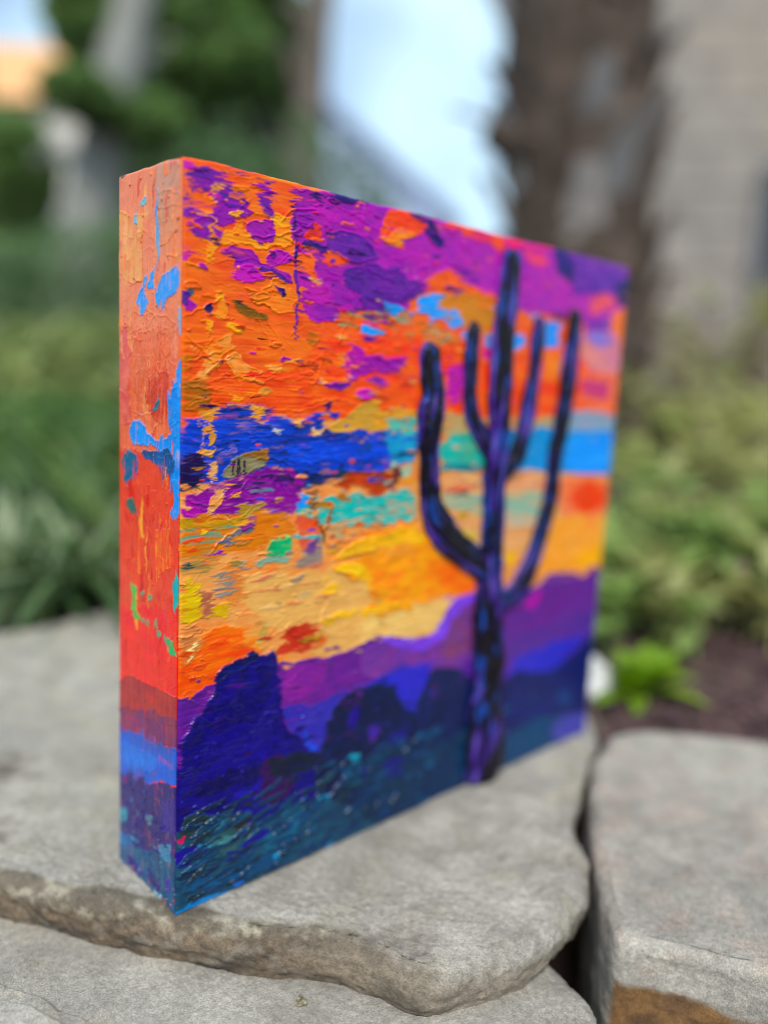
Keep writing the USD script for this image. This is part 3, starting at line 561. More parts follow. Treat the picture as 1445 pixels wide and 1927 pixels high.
 ([-79,938,26,946,1051,971,1547,933,2113,1100,2747,1129,4311,1033,4799,-1050,1983,-316,-71,-146],'4a2488','58268a',{'edge': 0.6,'h': 0.1}),
 ([-75,434,442,479,1295,621,4435,506,4799,-1050,1983,-316,-71,-146],'101048','141a58',{'edge': 1.5,'h': 0.1}),
 ([-32,963,82,972,182,989,222,1032,483,1023,673,1004,787,991,904,997,971,1010,1025,1033,1124,1031,1345,962,1387,448,-28,556],'5a2280','6c2488',{'edge': 0.8,'h': 0.25}),
 ([507,990,674,985,789,951,730,859,633,820,537,823],'8a2a8c','6c2488',{'dry': 0.25}),
 ([-4,955,141,984,84,868,17,821],'4a1a78','5c2488',{'dry': 0.2}),
 ([981,977,1104,1012,1223,995,1491,961,1541,1057,1608,1131,1683,1152,1874,1146,1918,736,991,809],'68348e','78388c',{'edge': 0.8}),
 ([1104,1012,1223,995,1491,961,1555,1065,1623,1139,1745,1153,1826,1131,1719,1092,1649,1029,1552,934,1381,898,1213,946],'7c4ade','7440cc',{'edge': 1.2}),
 ([1661,1059,1849,1072,1872,858,1609,799,1529,858],'7a3c68','6c3a80',{'edge': 2.5}),
 ([2052,1052,2163,1001,2387,1120,2473,1191,2720,1148,2856,1094,2910,1162,3141,1121,3119,717,2588,661,2100,640],'64287e','5c2c88',{'edge': 1}),
 ([2253,1010,2387,1120,2397,1047,2312,977],'b4249c','a02898',{'edge': 1.5}),
 ([2079,819,2560,852,3065,897,3093,735,2579,725,2096,676],'4a2c86','5a3088',{'edge': 2.5}),
 ([2137,632,2290,720,2681,718,3001,738,2760,614,2606,532,2179,575],'2a2cb0','3430b8',{'edge': 1.5}),
 ([526,795,609,795,734,774,889,802,1068,805,1354,857,1377,570,1308,552,1253,671,1127,769,943,800,864,764,816,679,759,533,695,541,617,627,566,693,516,757],'2e2a9c','3a309c',{'edge': 1,'h': 0.25}),
 ([991,809,1487,835,1478,773,1403,631,1325,555,1260,675,1187,754],'2828b0','302cb4',{'edge': 0.8}),
 ([614,679,652,648,733,541,695,541],'2848c8','2848c8',{'edge': 1}),
 ([2124,588,2248,608,2606,532,2803,606,3138,740,3157,70,2170,204],'0a1650','0c1a5c',{'edge': 1,'h': 0.2}),
 ([992,799,1187,764,1260,675,1325,555,1403,641,1491,792,1658,767,1937,560,1990,75,1028,213],'0b1e4c','0a1640',{'edge': 0.8,'h': 0.3}),
 ([747,515,790,686,852,746,903,788,970,799,1127,769,1220,713,1305,588,1340,544,1377,570,1438,-184,708,245,700,421],'0c1436','0e1a44',{'edge': 0.8,'h': 0.5}),
 ([-11,681,45,823,94,875,162,961,190,1057,262,1080,304,1081,358,1104,391,1078,470,1062,484,1005,493,893,526,795,530,702,592,644,695,541,747,515,700,421,758,294,544,323,440,275,280,393,173,400,71,436,-7,359],'0d0458','150872',{'edge': 0.9,'h': 0.7,'mixs': 1.1}),
 ([190,1057,262,1080,304,1081,358,1104,391,1078,370,1058,306,1042,232,1030,182,994],'0a0c34','0c1460',{'edge': 0.8,'h': 0.4}),
 ([136,751,291,795,481,766,498,608,274,594,88,575],'1a0a86','120668',{'dry': 0.3,'h': 0.1}),
 ([88,575,232,587,453,560,432,505,234,508,70,504],'0c0840','101050',{'dry': 0.35}),
 ([277,474,421,488,412,430,301,416],'2008a0','180890',{'dry': 0.2}),
 ([407,574,499,588,561,507,601,410,508,335,438,338],'2c0a48','30104c',{'edge': 2}),
 ([453,581,746,526,737,453,575,461,479,491],'14182c','101c34',{'edge': 1.5}),
 ([600,453,726,413,705,322,616,341],'160a78','101060',{'edge': 1.5}),
 ([921,707,964,674,955,599,926,618],'241080','241080',{'edge': 1}),
 ([1069,557,1122,532,1103,491,1060,481],'5a2890','3a2070',{'edge': 1}),
 ([1219,306,1345,280,1335,198,1225,221],'1c0c90','100a60',{'edge': 1.5}),
 ([935,460,992,444,981,390,945,412],'14a0b4','1080a0',{'edge': 0.8}),
 ([911,400,1023,389,1002,281,917,297],'1a5a70','10304c',{'dry': 0.35}),
 ([1025,366,1086,301,1078,210,1042,211],'1c1080','1c1080',{'edge': 1}),
 ([1089,253,1241,216,1243,180,1107,213],'1a6a84','104060',{'dry': 0.2}),
 ([738,300,824,283,825,260,746,274],'18a0c8','1478a0',{'edge': 1}),
 ([-27,366,27,385,51,434,121,428,216,375,280,393,370,331,440,254,532,316,631,293,759,271,895,203,1109,177,1411,150,1438,-184,648,-109,-22,-55],'1c3854','22485e',{'edge': 1.3,'h': 0.5,'mixs': 1.4}),
 ([1018,381,1282,386,1732,325,1970,259,2011,-113,1042,-1],'10304e','0c2448',{'edge': 2}),
 ([2148,234,2445,254,3056,124,3132,-62,2178,-19],'0e4468','12365c',{'edge': 1.5,'h': 0.3}),
 ([2620,144,2784,167,3075,146,3096,17,2742,19],'4a48a0','3c3c90',{'edge': 1.5}),
 ([2671,364,2822,342,2837,246,2704,278],'10346c','10346c',{'edge': 2}),
 ([1206,492,1331,479,1281,408,1199,410],'1a1470','1a1470',{'edge': 1.5}),
 ([1069,580,1122,566,1099,511,1061,511],'3a2090','3a2090',{'edge': 1}),
 ([1491,282,1551,275,1541,223,1496,225],'145a80','145a80',{'edge': 1}),
 ([1176,354,1314,334,1278,259,1168,272],'181470','181470',{'edge': 1.5}),
 ([27,385,51,434,121,428,194,383,153,348,72,329,22,348],'1c2a2c','263c40',{'edge': 1,'h': 0.4}),
 ([269,366,358,345,394,260,328,233,260,299],'221e20','2a3438',{'edge': 1.4,'h': 0.4}),
 ([112,353,216,345,327,254,285,188,176,240],'2c4c52','345a60',{'edge': 1.4,'h': 0.5}),
 ([396,207,536,230,634,227,612,148,468,127],'245a78','2c6684',{'dry': 0.2,'h': 0.4}),
 ([35,147,242,133,517,98,495,42,244,60,36,78],'1a4a74','163c60',{'dry': 0.2,'h': 0.4}),
 ([4,248,13,303,103,298,176,260,155,248,64,234,4,219],'120274','1a0880',{'edge': 0.8}),
 ([297,152,350,224,441,243,477,209,396,207,341,155],'180c78','1c2080',{'edge': 0.8}),
 ([252,200,329,170,297,142,242,153],'140a6c','140a6c',{'edge': 0.8}),
 ([8,348,34,353,34,324,13,330],'c02858','c02858',{'edge': 0.4}),
 ([266,40,333,33,311,16,278,20],'2a6cc8','2a6cc8',{'edge': 0.5}),
 ([493,96,529,93,536,63,506,70],'1c8cc0','1c8cc0',{'edge': 0.5}),
 ([810,29,837,25,839,-5,818,3],'1c8cc0','1c8cc0',{'edge': 0.5}),
 ([-3,21,97,6,160,4,203,-15,118,-17,12,-11,-5,-23],'0c78c0','0a5c9c',{'edge': 0.8}),
 ([152,398,258,370,195,343,143,342],'4c98a8','2c5058',{'dry': 0.4}),
 ([103,288,196,282,176,270,114,269],'4a9cc0','20405a',{'dry': 0.3}),
 ([196,282,283,270,283,245,219,244],'60a0a4','2c4c52',{'dry': 0.35}),
]
SKY_STROKES = 224
SIDE_STROKES = [
 ([926,3398,-265,3160,-379,51,1019,-806],'e87450','e2684a',{'edge': 0,'h': 0}),
 ([926,3398,-265,3160,-292,2427,947,2442],'ea845c','e67a54',{'edge': 3,'h': 0.1}),
 ([959,1879,-308,2002,-355,704,999,111],'e6523a','e04434',{'edge': 3,'h': 0.1}),
 ([977,1097,-329,1422,-355,704,999,111],'ee4034','e83438',{'edge': 3,'h': 0.1}),
 ([576,2457,434,2455,413,2044,578,2032],'d84c54','e06a5a',{'dry': 0.3}),
 ([414,2411,89,2449,86,2329,374,2047,454,2148],'dc6440','e6704a',{'dry': 0.35}),
 ([533,2895,322,2872,320,2619,534,2630],'e88a50','e8a058',{'dry': 0.35}),
 ([217,3032,116,3047,20,3047,24,2884,179,2794],'c08a72','cc9078',{'dry': 0.2}),
 ([199,2936,33,2945,30,2779,161,2729],'c4866a','d88a60',{'dry': 0.4}),
 ([262,2259,68,2265,65,2086,205,2059,298,2156],'d04a38','c84030',{'dry': 0.4}),
 ([523,3044,493,3048,474,3039,503,3033],'301820','301820',{'edge': 0.2}),
 ([204,2954,180,2951,179,2651,198,2653,197,2811],'4a9ad8','6aa8c8',{'edge': 0.7}),
 ([358,2588,293,2626,287,2601,309,2577,290,2519,329,2510,354,2554],'2a98ee','2a92e6',{'edge': 1.35,'dry': 0.14}),
 ([207,2549,159,2603,92,2638,11,2642,17,2572,91,2568,141,2514,184,2507],'2a98ee','2a92e6',{'edge': 1.35,'dry': 0.14}),
 ([266,2624,239,2651,212,2654,229,2606,256,2608],'2a98ee','2a98ee',{'edge': 1.35,'dry': 0.14}),
 ([350,2907,305,2926,278,2931,286,2908,341,2902],'78b0c8','78b0c8',{'edge': 1}),
 ([397,2888,369,2889,359,2843,378,2845],'6ab0d0','6ab0d0',{'edge': 1}),
 ([32,2503,4,2502,5,2401,21,2401],'90a8c8','90a8c8',{'dry': 0.3}),
 ([36,2298,0,2298,-6,2066,95,2059,84,2191,42,2217],'2a98ee','1c8ae4',{'edge': 1.35,'dry': 0.14}),
 ([233,2117,197,2148,170,2158,188,2128],'3a6a80','3a6a80',{}),
 ([91,2198,-3,2202,-11,1820,61,1861,79,1918,167,1968,250,1977,277,1957,374,1957,423,1984,423,2033,374,2063,288,2044,241,1995,168,1993,81,2018,56,2086],'2a98ee','1c84e0',{'edge': 1.35,'dry': 0.14}),
 ([354,1950,167,1964,45,1946,61,1878,148,1885,258,1898,315,1927],'1c5a9c','124878',{'edge': 1.35,'dry': 0.14}),
 ([515,1898,433,1934,354,1906,344,1880,393,1830,474,1797,505,1853],'0f5c98','186a70',{'edge': 1.35,'dry': 0.14}),
 ([463,1720,423,1739,372,1714,352,1654,382,1667,453,1675],'2c5c5c','446a60',{'edge': 1.35,'dry': 0.14}),
 ([69,1860,2,1868,6,1709,54,1710,42,1796,68,1826],'2a98ee','1c84e0',{'edge': 1.35,'dry': 0.14}),
 ([49,1461,-7,1473,7,1357,29,1317],'1ea4b0','30b0a0',{}),
 ([209,1632,74,1655,54,1521,160,1455],'f0803c','ea5c38',{'dry': 0.4}),
 ([411,1349,371,1363,370,1306,390,1264,334,1221,390,1225,428,1264],'3cb858','58c060',{'edge': 1.35,'dry': 0.14}),
 ([320,1220,288,1232,280,1215,308,1204],'789474','789474',{'edge': 0.7}),
 ([280,1221,249,1232,242,1216,269,1205],'789474','789474',{'edge': 0.7}),
 ([203,1217,174,1229,166,1213,192,1202],'789474','789474',{'edge': 0.7}),
 ([184,1200,155,1211,147,1195,173,1184],'789474','789474',{'edge': 0.7}),
 ([134,1186,105,1198,98,1182,123,1171],'789474','789474',{'edge': 0.7}),
 ([321,1337,289,1348,281,1331,309,1321],'789474','789474',{'edge': 0.7}),
 ([262,1341,232,1352,224,1335,250,1325],'789474','789474',{'edge': 0.7}),
 ([101,1186,73,1197,65,1182,90,1171],'789474','789474',{'edge': 0.7}),
 ([84,1204,48,1205,29,1152,74,1149],'3cac68','3cac68',{}),
 ([584,806,495,906,389,944,249,955,134,964,-58,978,-60,866,151,808,347,776,584,713],'a03038','b03a38',{'edge': 0.8,'h': 0.3}),
 ([584,739,347,806,-60,893,-62,776,246,686,452,658,584,640],'6c3068','843854',{'edge': 1.8}),
 ([584,671,452,668,246,695,-63,767,-66,640,244,499,452,442,586,407],'3454ac','2a5cc4',{'edge': 1.6,'mixs': 1.4}),
 ([585,566,326,635,149,656,186,583,452,494,585,471],'2f78dc','3068c8',{'dry': 0.25}),
 ([585,429,452,463,244,499,-66,631,-74,287,241,168,587,72],'2c2460','342a6c',{'edge': 1.6,'mixs': 1.3}),
 ([146,443,-67,576,-71,409,106,344],'40308c','3a2a78',{'dry': 0.35}),
 ([610,93,344,158,-74,287,-81,-18,611,-17],'264a6c','2c587c',{'edge': 1.4,'h': 0.5,'mixs': 1.3}),
 ([586,224,441,290,451,243,541,170,587,148],'2c88a4','50a0b0',{'dry': 0.15}),
 ([273,336,213,364,222,319,262,300],'6a8a90','6a8a90',{'dry': 0.3}),
 ([587,115,429,159,386,137,541,61],'2a60a0','3a80b0',{'dry': 0.3}),
 ([451,73,343,75,260,35,343,22,429,31],'2a2470','3c3080',{'edge': 0.8}),
 ([260,86,180,87,101,58,159,27,239,45],'1c1a58','302878',{'edge': 0.8}),
 ([74,133,37,157,45,88,67,76],'4a3098','4a3098',{'edge': 0.4}),
 ([189,31,111,38,139,7,183,4],'8cc0d4','a0c8d8',{'edge': 0.6}),
 ([143,247,49,303,29,244,123,207],'3a7aa8','5a90a8',{'dry': 0.3}),
]

PAINT_K = 0.82

class Canvas:
    def __init__(self, u, v, seed, vertical):
        self.u, self.v = u, v
        U, V = np.meshgrid(u, v, indexing='xy'); self.U, self.V = U, V
        self.C = np.zeros(U.shape + (3,)); self.H = np.zeros(U.shape)
        wob = fbm2(U / 26, V / 26, 2, seed) * 7
        a, b = (V + wob * 0.6, U + wob) if vertical else (U + wob * 0.6, V + wob)
        self.streaks = [fbm2(a / 16, b / 0.62, 3, seed + 1), fbm2(a / 9, b / 0.45 + 40, 3, seed + 2), fbm2(a / 26, b / 1.1 + 90, 3, seed + 3)]
        self.edges = [(fbm2(U / 5.5 + 11, V / 4.5, 4, seed + 5) - 0.5) * 2.4, (fbm2(U / 3.2, V / 2.6 + 7, 4, seed + 6) - 0.5) * 2.4, (fbm2(U / 8, V / 5.0 + 3, 4, seed + 8) - 0.5) * 2.4]
        self.warp = [(fbm2(U / 9 + 31, V / 7, 4, seed + 12) - 0.5) * 9.0, (fbm2(U / 7, V / 6 + 17, 4, seed + 13) - 0.5) * 8.0]
        self.blot = [fbm2(U / 12, V / 7, 3, seed + 9), fbm2(U / 7, V / 4 + 5, 3, seed + 10)]
        self.n = 0
    def sd(self, poly, i0, i1, j0, j1, wu=0.0, wv=0.0):
        U, V = self.U[j0:j1, i0:i1] + wu, self.V[j0:j1, i0:i1] + wv
        d = np.full(U.shape, 1e9); inside = np.zeros(U.shape, bool)
        for k in range(len(poly)):
            (ax_, ay), (bx, by) = poly[k - 1], poly[k]
            ex, ey = bx - ax_, by - ay; l2 = ex * ex + ey * ey + 1e-9
            t = np.clip(((U - ax_) * ex + (V - ay) * ey) / l2, 0, 1)
            d = np.minimum(d, (U - ax_ - t * ex) ** 2 + (V - ay - t * ey) ** 2)
            if ay != by: inside ^= ((ay > V) != (by > V)) & (U < (bx - ax_) * (V - ay) / (by - ay) + ax_)
        d = np.sqrt(d)
        return np.where(inside, -d, d)
    def stroke(self, poly, c1, c2, edge=0.9, mixs=1.0, dry=0.0, h=0.22, soft=0.16):
        self.n += 1; k = self.n
        poly = np.asarray(poly, float); pad = 4.5 * edge + 0.6
        if edge > 0 and len(poly) > 4:                                   # knife marks have no straight-cornered outlines
            nx = np.roll(poly, -1, 0); poly = np.stack([0.78 * poly + 0.22 * nx, 0.22 * poly + 0.78 * nx], 1).reshape(-1, 2)
        i0, i1 = np.searchsorted(self.u, [poly[:, 0].min() - pad, poly[:, 0].max() + pad])
        j0, j1 = np.searchsorted(self.v, [poly[:, 1].min() - pad, poly[:, 1].max() + pad])
        if i1 - i0 < 2 or j1 - j0 < 2: return
        cut = (slice(j0, j1), slice(i0, i1))
        sh = (k * 37 % 300, k * 91 % 300)
        pick = lambda f: np.take(np.take(f, np.arange(j0 + sh[0], j1 + sh[0]) % f.shape[0], 0), np.arange(i0 + sh[1], i1 + sh[1]) % f.shape[1], 1)
        wk = min(edge, 1.3)
        s0 = self.sd(poly, i0, i1, j0, j1, wk * pick(self.warp[k % 2]) , wk * 0.75 * pick(self.warp[(k + 1) % 2]))
        st, st2, bl = pick(self.streaks[k % 3]), pick(self.streaks[(k + 1) % 3]), pick(self.blot[k % 2])
        s1 = s0 + edge * pick(self.edges[k % 3]) + edge * 1.3 * (st - 0.5) - 0.30 * edge
        if edge >= 0.9: soft = soft * (1.0, 2.6, 1.0, 5.0, 0.8)[k % 5]
        a = 1 - sstep(-soft, soft, s1)
        if dry > 0:
            th = 0.30 + 0.4 * dry
            a = a * sstep(th - 0.04, th + 0.04, 0.7 * st + 0.3 * bl)
        t = np.clip(0.5 + (0.75 * (st2 - 0.5) + 0.8 * (bl - 0.5)) * 3.6 * mixs, -0.25, 1.25)[..., None]
        col = np.maximum(lin(c1) * (1 - t) + lin(c2) * t, 0.0)
        bl2 = pick(self.blot[(k + 1) % 2]); pull = (0.42 * sstep(0.55, 0.72, 0.5 * st + 0.5 * bl2))[..., None]      # wet paint underneath is dragged into the mark
        col = col * (1 - pull) + self.C[cut] * pull if h > 0 else col
        self.C[cut] = self.C[cut] * (1 - a[..., None]) + col * a[..., None]
        rim = np.exp(-((s1 + 0.35) / 0.35) ** 2)
        self.H[cut] = self.H[cut] * (1 - 0.35 * a) + a * h * (0.8 + 0.9 * rim + 1.1 * (st - 0.5))
    def flecks(self, n, seed, size=(0.5, 2.0), stretch=2.2, reach=9.0, box=None):
        r = np.random.default_rng(seed); u0, u1, v0, v1 = box or (self.u[0], self.u[-1], self.v[0], self.v[-1])
        for _ in range(n):
            x, y = r.uniform(u0, u1), r.uniform(v0, v1)
            i = min(np.searchsorted(self.u, x + r.uniform(-reach, reach) * 1.6), len(self.u) - 1); j = min(np.searchsorted(self.v, y + r.uniform(-reach, reach)), len(self.v) - 1)
            c = self.C[j, i].copy() * r.uniform(0.85, 1.15)
            a = r.uniform(*size) ** 1.3; b = a * r.uniform(0.25, 0.7); an = np.sort(r.uniform(0, 2 * np.pi, 7)); rr = r.uniform(0.5, 1.1, 7)
            poly = np.stack([x + np.cos(an) * rr * a * stretch ** 0.5, y + np.sin(an) * rr * b * 1.2], -1)
            hx = lambda q: ''.join('%02x' % int(round(255 * float(np.clip(np.where(w <= 0.0031308, w * 12.92, 1.055 * w ** (1 / 2.4) - 0.055), 0, 1)))) for w in q)
            self.stroke(poly, hx(np.clip(c, 0, 1)), hx(np.clip(c * 0.8, 0, 1)), edge=0.5, h=r.uniform(0.1, 0.4))
    def smear(self, amount, seed, vertical=False):
        """Drags the paint along the brush direction, bristle by bristle."""
        from scipy.ndimage import map_coordinates
        mask = sstep(0.48, 0.66, fbm2(self.U / 22 + seed, self.V / 13, 3, seed)) if not vertical else sstep(0.48, 0.66, fbm2(self.U / 10, self.V / 25 + seed, 3, seed))
        d = amount * (self.streaks[seed % 3] - 0.5) * 2.6 * mask
        uu, vv = (self.U, self.V + d) if vertical else (self.U + d, self.V + 0.1 * d)
        iu = np.interp(uu, self.u, np.arange(len(self.u))); iv = np.interp(vv, self.v, np.arange(len(self.v)))
        self.C = np.stack([map_coordinates(self.C[..., q], [iv, iu], order=1, mode='nearest') for q in range(3)], -1)
        self.H = 0.5 * self.H + 0.5 * map_coordinates(self.H, [iv, iu], order=1, mode='nearest')
        self.H += 0.05 * mask * (self.streaks[(seed + 1) % 3] - 0.5)
    def ridges(self, n, seed, length=(4, 22), box=None, hgt=0.22):
        """Thin raised lines left by the edge of the knife."""
        r = np.random.default_rng(seed); u0, u1, v0, v1 = box or (self.u[0], self.u[-1], self.v[0], self.v[-1])
        for _ in range(n):
            x, y, L, a = r.uniform(u0, u1), r.uniform(v0, v1), r.uniform(*length), r.normal(0, 0.5) if r.uniform() < 0.7 else r.uniform(0, 3.14)
            i0, i1 = np.searchsorted(self.u, [x - L, x + L]); j0, j1 = np.searchsorted(self.v, [y - L, y + L])
            if i1 - i0 < 3 or j1 - j0 < 3: continue
            U, V = self.U[j0:j1, i0:i1] - x, self.V[j0:j1, i0:i1] - y
            al, ac = U * math.cos(a) + V * math.sin(a), -U * math.sin(a) + V * math.cos(a)
            ac = ac + r.uniform(-0.03, 0.03) * al ** 2 + 0.35 * np.sin(al * r.uniform(0.4, 1.2))
            self.H[j0:j1, i0:i1] += hgt * r.uniform(0.4, 1.2) * np.exp(-(ac / 0.33) ** 2) * sstep(L * 0.5, L * 0.35, np.abs(al))
    def finish(self, seed, bumpy=1.0):
        st = self.streaks[0]
        lum = self.C @ np.array([0.2126, 0.7152, 0.0722])
        self.C = np.clip(lum[..., None] * 0.97 + (1.15 if bumpy > 0.9 else 1.06) * (self.C - lum[..., None]), 0.002, 0.95)      # strong artist's pigments
        self.C *= (1 + 0.34 * (st - 0.5) + 0.22 * (self.streaks[1] - 0.5) + 0.22 * (self.blot[1] - 0.5))[..., None]
        lump = fbm2(self.U / 6, self.V / 4, 3, seed) - 0.5
        rough_ = 0.25 + 1.5 * sstep(0.42, 0.62, fbm2(self.U / 17 + 3, self.V / 10, 3, seed + 1))     # smooth scraped places beside crusty ones
        self.H = self.H * (0.55 + 0.45 * np.minimum(rough_, 1.3)) + bumpy * (0.08 * rough_ * (self.streaks[1] - 0.5) + 0.34 * lump + 0.03 * (self.streaks[0] - 0.5))

# perspective spacing of the columns: as fine as the picture near the left edge
k_ = np.linspace(0, 1, 640)
u_front = W * k_ / (1 + 0.62 * (1 - k_))
v_front = np.linspace(0, H, 940)
front = Canvas(u_front, v_front, 3, False)
for n_, (poly, c1, c2, kw) in enumerate(FRONT_STROKES):
    if n_ == SKY_STROKES: front.smear(8.0, 4)
    front.stroke(np.array(poly).reshape(-1, 2) / 10.0, c1, c2, **kw)
front.smear(1.6, 6)
front.flecks(420, 77, (0.5, 2.2), box=(2, 150, 60, 302), stretch=4.5)
front.flecks(160, 78, (0.6, 2.2), box=(140, 300, 60, 300))
front.flecks(120, 76, (0.3, 0.9), box=(2, 110, 110, 302), stretch=2.5)
r = np.random.default_rng(62)
for _ in range(260):                          # crusty flecks of the sky colours
    x, y = r.uniform(1, 200), r.uniform(150, 303); pal = ('201058', '56208c', 'ea4a18', 'f8a224', 'e6a266', 'b4209f', '8a1f9c', 'f07018', 'd83a18', '2a0f4a') if y > 205 else ('ea4a18', 'f8a224', '0a3fc4', '07205a', 'e6a266', '8a1f9c', 'c8501c', '18404a')
    c = pal[r.integers(len(pal))]; a = r.uniform(0.35, 1.9) ** 1.2; an = np.sort(r.uniform(0, 2 * np.pi, 8)); rr = r.uniform(0.3, 1.2, 8)
    front.stroke(np.stack([x + np.cos(an) * rr * a * 3.2, y + np.sin(an) * rr * a * 0.65], -1), c, c, edge=1.0, h=r.uniform(0.05, 0.3), dry=r.uniform(0.2, 0.65))
front.smear(4.5, 8)
front.smear(4.0, 13)
front.flecks(220, 79, (0.5, 2.2), stretch=4.0, reach=6.0, box=(0, 200, 2, 70))
r = np.random.default_rng(61)
for _ in range(70):                          # slanting touches of lighter paint in the dark foreground
    x, y, a, L = r.uniform(1, 150), r.uniform(2, 92) ** 1.0, r.uniform(0.1, 0.9), r.uniform(0.6, 2.6)
    j, i = np.searchsorted(front.v, y), np.searchsorted(front.u, x); lum = front.C[min(j, 939), min(i, 639)].sum()
    if lum > 0.55: continue
    c = ('2a6a90', '1a5a84', '3a7898', '2436a8', '1c2a34', '3a4a90')[r.integers(6)] if y < 48 else ('1c10a0', '2a1cae', '0a0440', '4038b0')[r.integers(4)]
    dx, dy, w_ = L * math.cos(a), L * math.sin(a), r.uniform(0.12, 0.4)
    front.stroke([(x, y), (x + dx * .5 - w_, y + dy * .5 + w_), (x + dx, y + dy), (x + dx * .5 + w_, y + dy * .5 - w_)], c, c, edge=0.3, h=r.uniform(0.2, 0.6))
for _ in range(190):                          # broad slanting knife strokes in the foreground
    x, y, a, L = r.uniform(0, 1) ** 1.5 * 230, r.uniform(1, 44), r.normal(0.35, 0.22), r.uniform(6, 20)
    c = ('142c4a', '123c66', '1a3a50', '0e1e30', '20404e', '0e3054', '141c48')[r.integers(7)]; c2 = ('10263e', '1e4c6c', '16242c', '123a5c')[r.integers(4)]
    dx, dy, w_ = L * math.cos(a), L * math.sin(a) * 0.7, r.uniform(0.4, 1.4)
    if y + dy > 48 - 0.02 * x: continue
    front.stroke([(x, y), (x + dx * .35 - w_ * .5, y + dy * .35 + w_), (x + dx, y + dy + w_ * .3), (x + dx * .7 + w_ * .5, y + dy * .6 - w_)], c, c2, edge=0.6, h=r.uniform(0.3, 0.7), dry=r.uniform(0, 0.35))
front.stroke([(-2, -2), (0, 1.8), (8, 2.4), (16, 1.9), (22, 1.6), (28, 0.9), (29, -2)], '0f84cc', '0c5c9c', edge=0.9, h=0.3)
for _ in range(130):                          # dark scrapes of the knife edge across the sky
    x, y, L, a = r.uniform(2, 190), r.uniform(150, 302), r.uniform(2, 11), r.normal(0, 0.22)
    c = ('2a0f4a', '4a1408', '14204a', '6a2a10')[r.integers(4)]; w_ = r.uniform(0.10, 0.28)
    front.stroke([(x, y), (x + L * .5, y + L * .5 * a + w_), (x + L, y + L * a), (x + L * .5, y + L * .5 * a - w_)], c, c, edge=0.35, h=0.05, dry=0.45)
front.ridges(260, 5, box=(0, 170, 80, 300)); front.ridges(110, 15, (8, 34), (0, 190, 70, 300), 0.5); front.ridges(220, 6, (2, 8), (0, 160, 0, 90), 0.26); front.ridges(80, 7, box=(150, 304, 0, 304))
front.finish(50)
u_side = np.linspace(0, D, 150)
side = Canvas(u_side, v_front, 23, True)
for n_, (poly, c1, c2, kw) in enumerate(SIDE_STROKES):
    if n_ == 10:
        for _ in range(150):
            x, y = r.uniform(0, 53), r.uniform(95, 303); pal = ('f0a060', 'ec8a58', 'd8503a', 'e46a48', 'f07838', 'e67a58', 'ee8660') if y > 200 else ('f08038', 'd83028', 'f05a30', 'c02830', 'f8a048', 'e04a50')
            c = pal[r.integers(len(pal))]; L, w_ = r.uniform(3, 22), r.uniform(0.5, 3.5)
            side.stroke([(x - w_, y), (x, y + L * .3), (x - w_ * .3, y + L), (x + w_ * .6, y + L * .8), (x + w_, y + L * .2), (x + w_ * .3, y - 1)], c, c, edge=0.9, h=0.12, dry=r.uniform(0.25, 0.75))
    side.stroke(np.array(poly).reshape(-1, 2) / 10.0, c1, c2, **kw)
side.smear(8.0, 5, True)
side.flecks(160, 81, (0.3, 0.9), stretch=1.0, reach=6.0)
side.flecks(110, 82, (0.5, 1.6), stretch=1.5, reach=8.0, box=(0, D, 0, 45))
for _ in range(60):
    x, y, a, L = r.uniform(1, 52), r.uniform(1, 42), r.uniform(-1.3, -0.3), r.uniform(0.8, 4.0)
    c = ('4a86a0', '3a70a0', '8ab0c0', '2a2890', '1c2a50', '4a5aa0')[r.integers(6)]; dx, dy, w_ = L * math.cos(a), L * math.sin(a), r.uniform(0.2, 0.6)
    side.stroke([(x, y), (x + dx * .5 - w_, y + dy * .5 + w_), (x + dx, y + dy), (x + dx * .5 + w_, y + dy * .5 - w_)], c, c, edge=0.3, h=r.uniform(0.2, 0.6))
side.ridges(90, 9, (4, 25), (0, 54, 40, 304), 0.2)
side.finish(60, 0.8)

painting = thing('painting', 'deep square canvas painting of a saguaro cactus at sunset standing on stone slab', 'painting', (0, 0, 0.0005))
def roundover(d, r=1.3):                      # how far the surface curves back within r of the canvas edge
    t = np.clip(1 - d / r, 0, 1); return r * (1 - np.sqrt(1 - t * t))
def top_height(U, V, dist):      # and is nowhere quite straight
    V = V + (V / H) ** 30 * 1.3 * (fbm2(dist / 8, 0 * dist + 4, 3, 6) - 0.5)
    return top_sag(U, V, dist)
def top_sag(U, V, dist):                   # the canvas corner sags a little at the top
    return V - (V / H) ** 30 * (0.6 * np.exp(-dist / 5.0))
Uf, Vf = front.U, front.V
back = roundover(Uf) * 0.7 + roundover(W - Uf) + roundover(H - Vf) + roundover(Vf) * 0.6
relief = front.H * np.clip(np.minimum.reduce([Uf, W - Uf, H - Vf, Vf]) / 1.5, 0, 1)
yf = back - relief
P = np.stack([Uf, yf, top_height(Uf, Vf, Uf)], -1) / 1000.0
PF = P
grid_obj('painted_front', P, M_PAINT, painting, color=front.C * PAINT_K)
Us, Vs = side.U, side.V
back = roundover(D - Us) + roundover(H - Vs) + roundover(Vs) * 0.6 + roundover(Us) * 0.7
relief = side.H * np.clip(np.minimum.reduce([Us, D - Us, H - Vs, Vs]) / 1.5, 0, 1)
P = np.stack([back - relief, Us, top_height(Us, Vs, Us)], -1) / 1000.0
P[:, 0, :] = PF[:, 0, :]                      # meets the front along the corner
PSIDE = P
grid_obj('painted_edge', P, M_PAINT, painting, color=side.C * PAINT_K, flip=True)
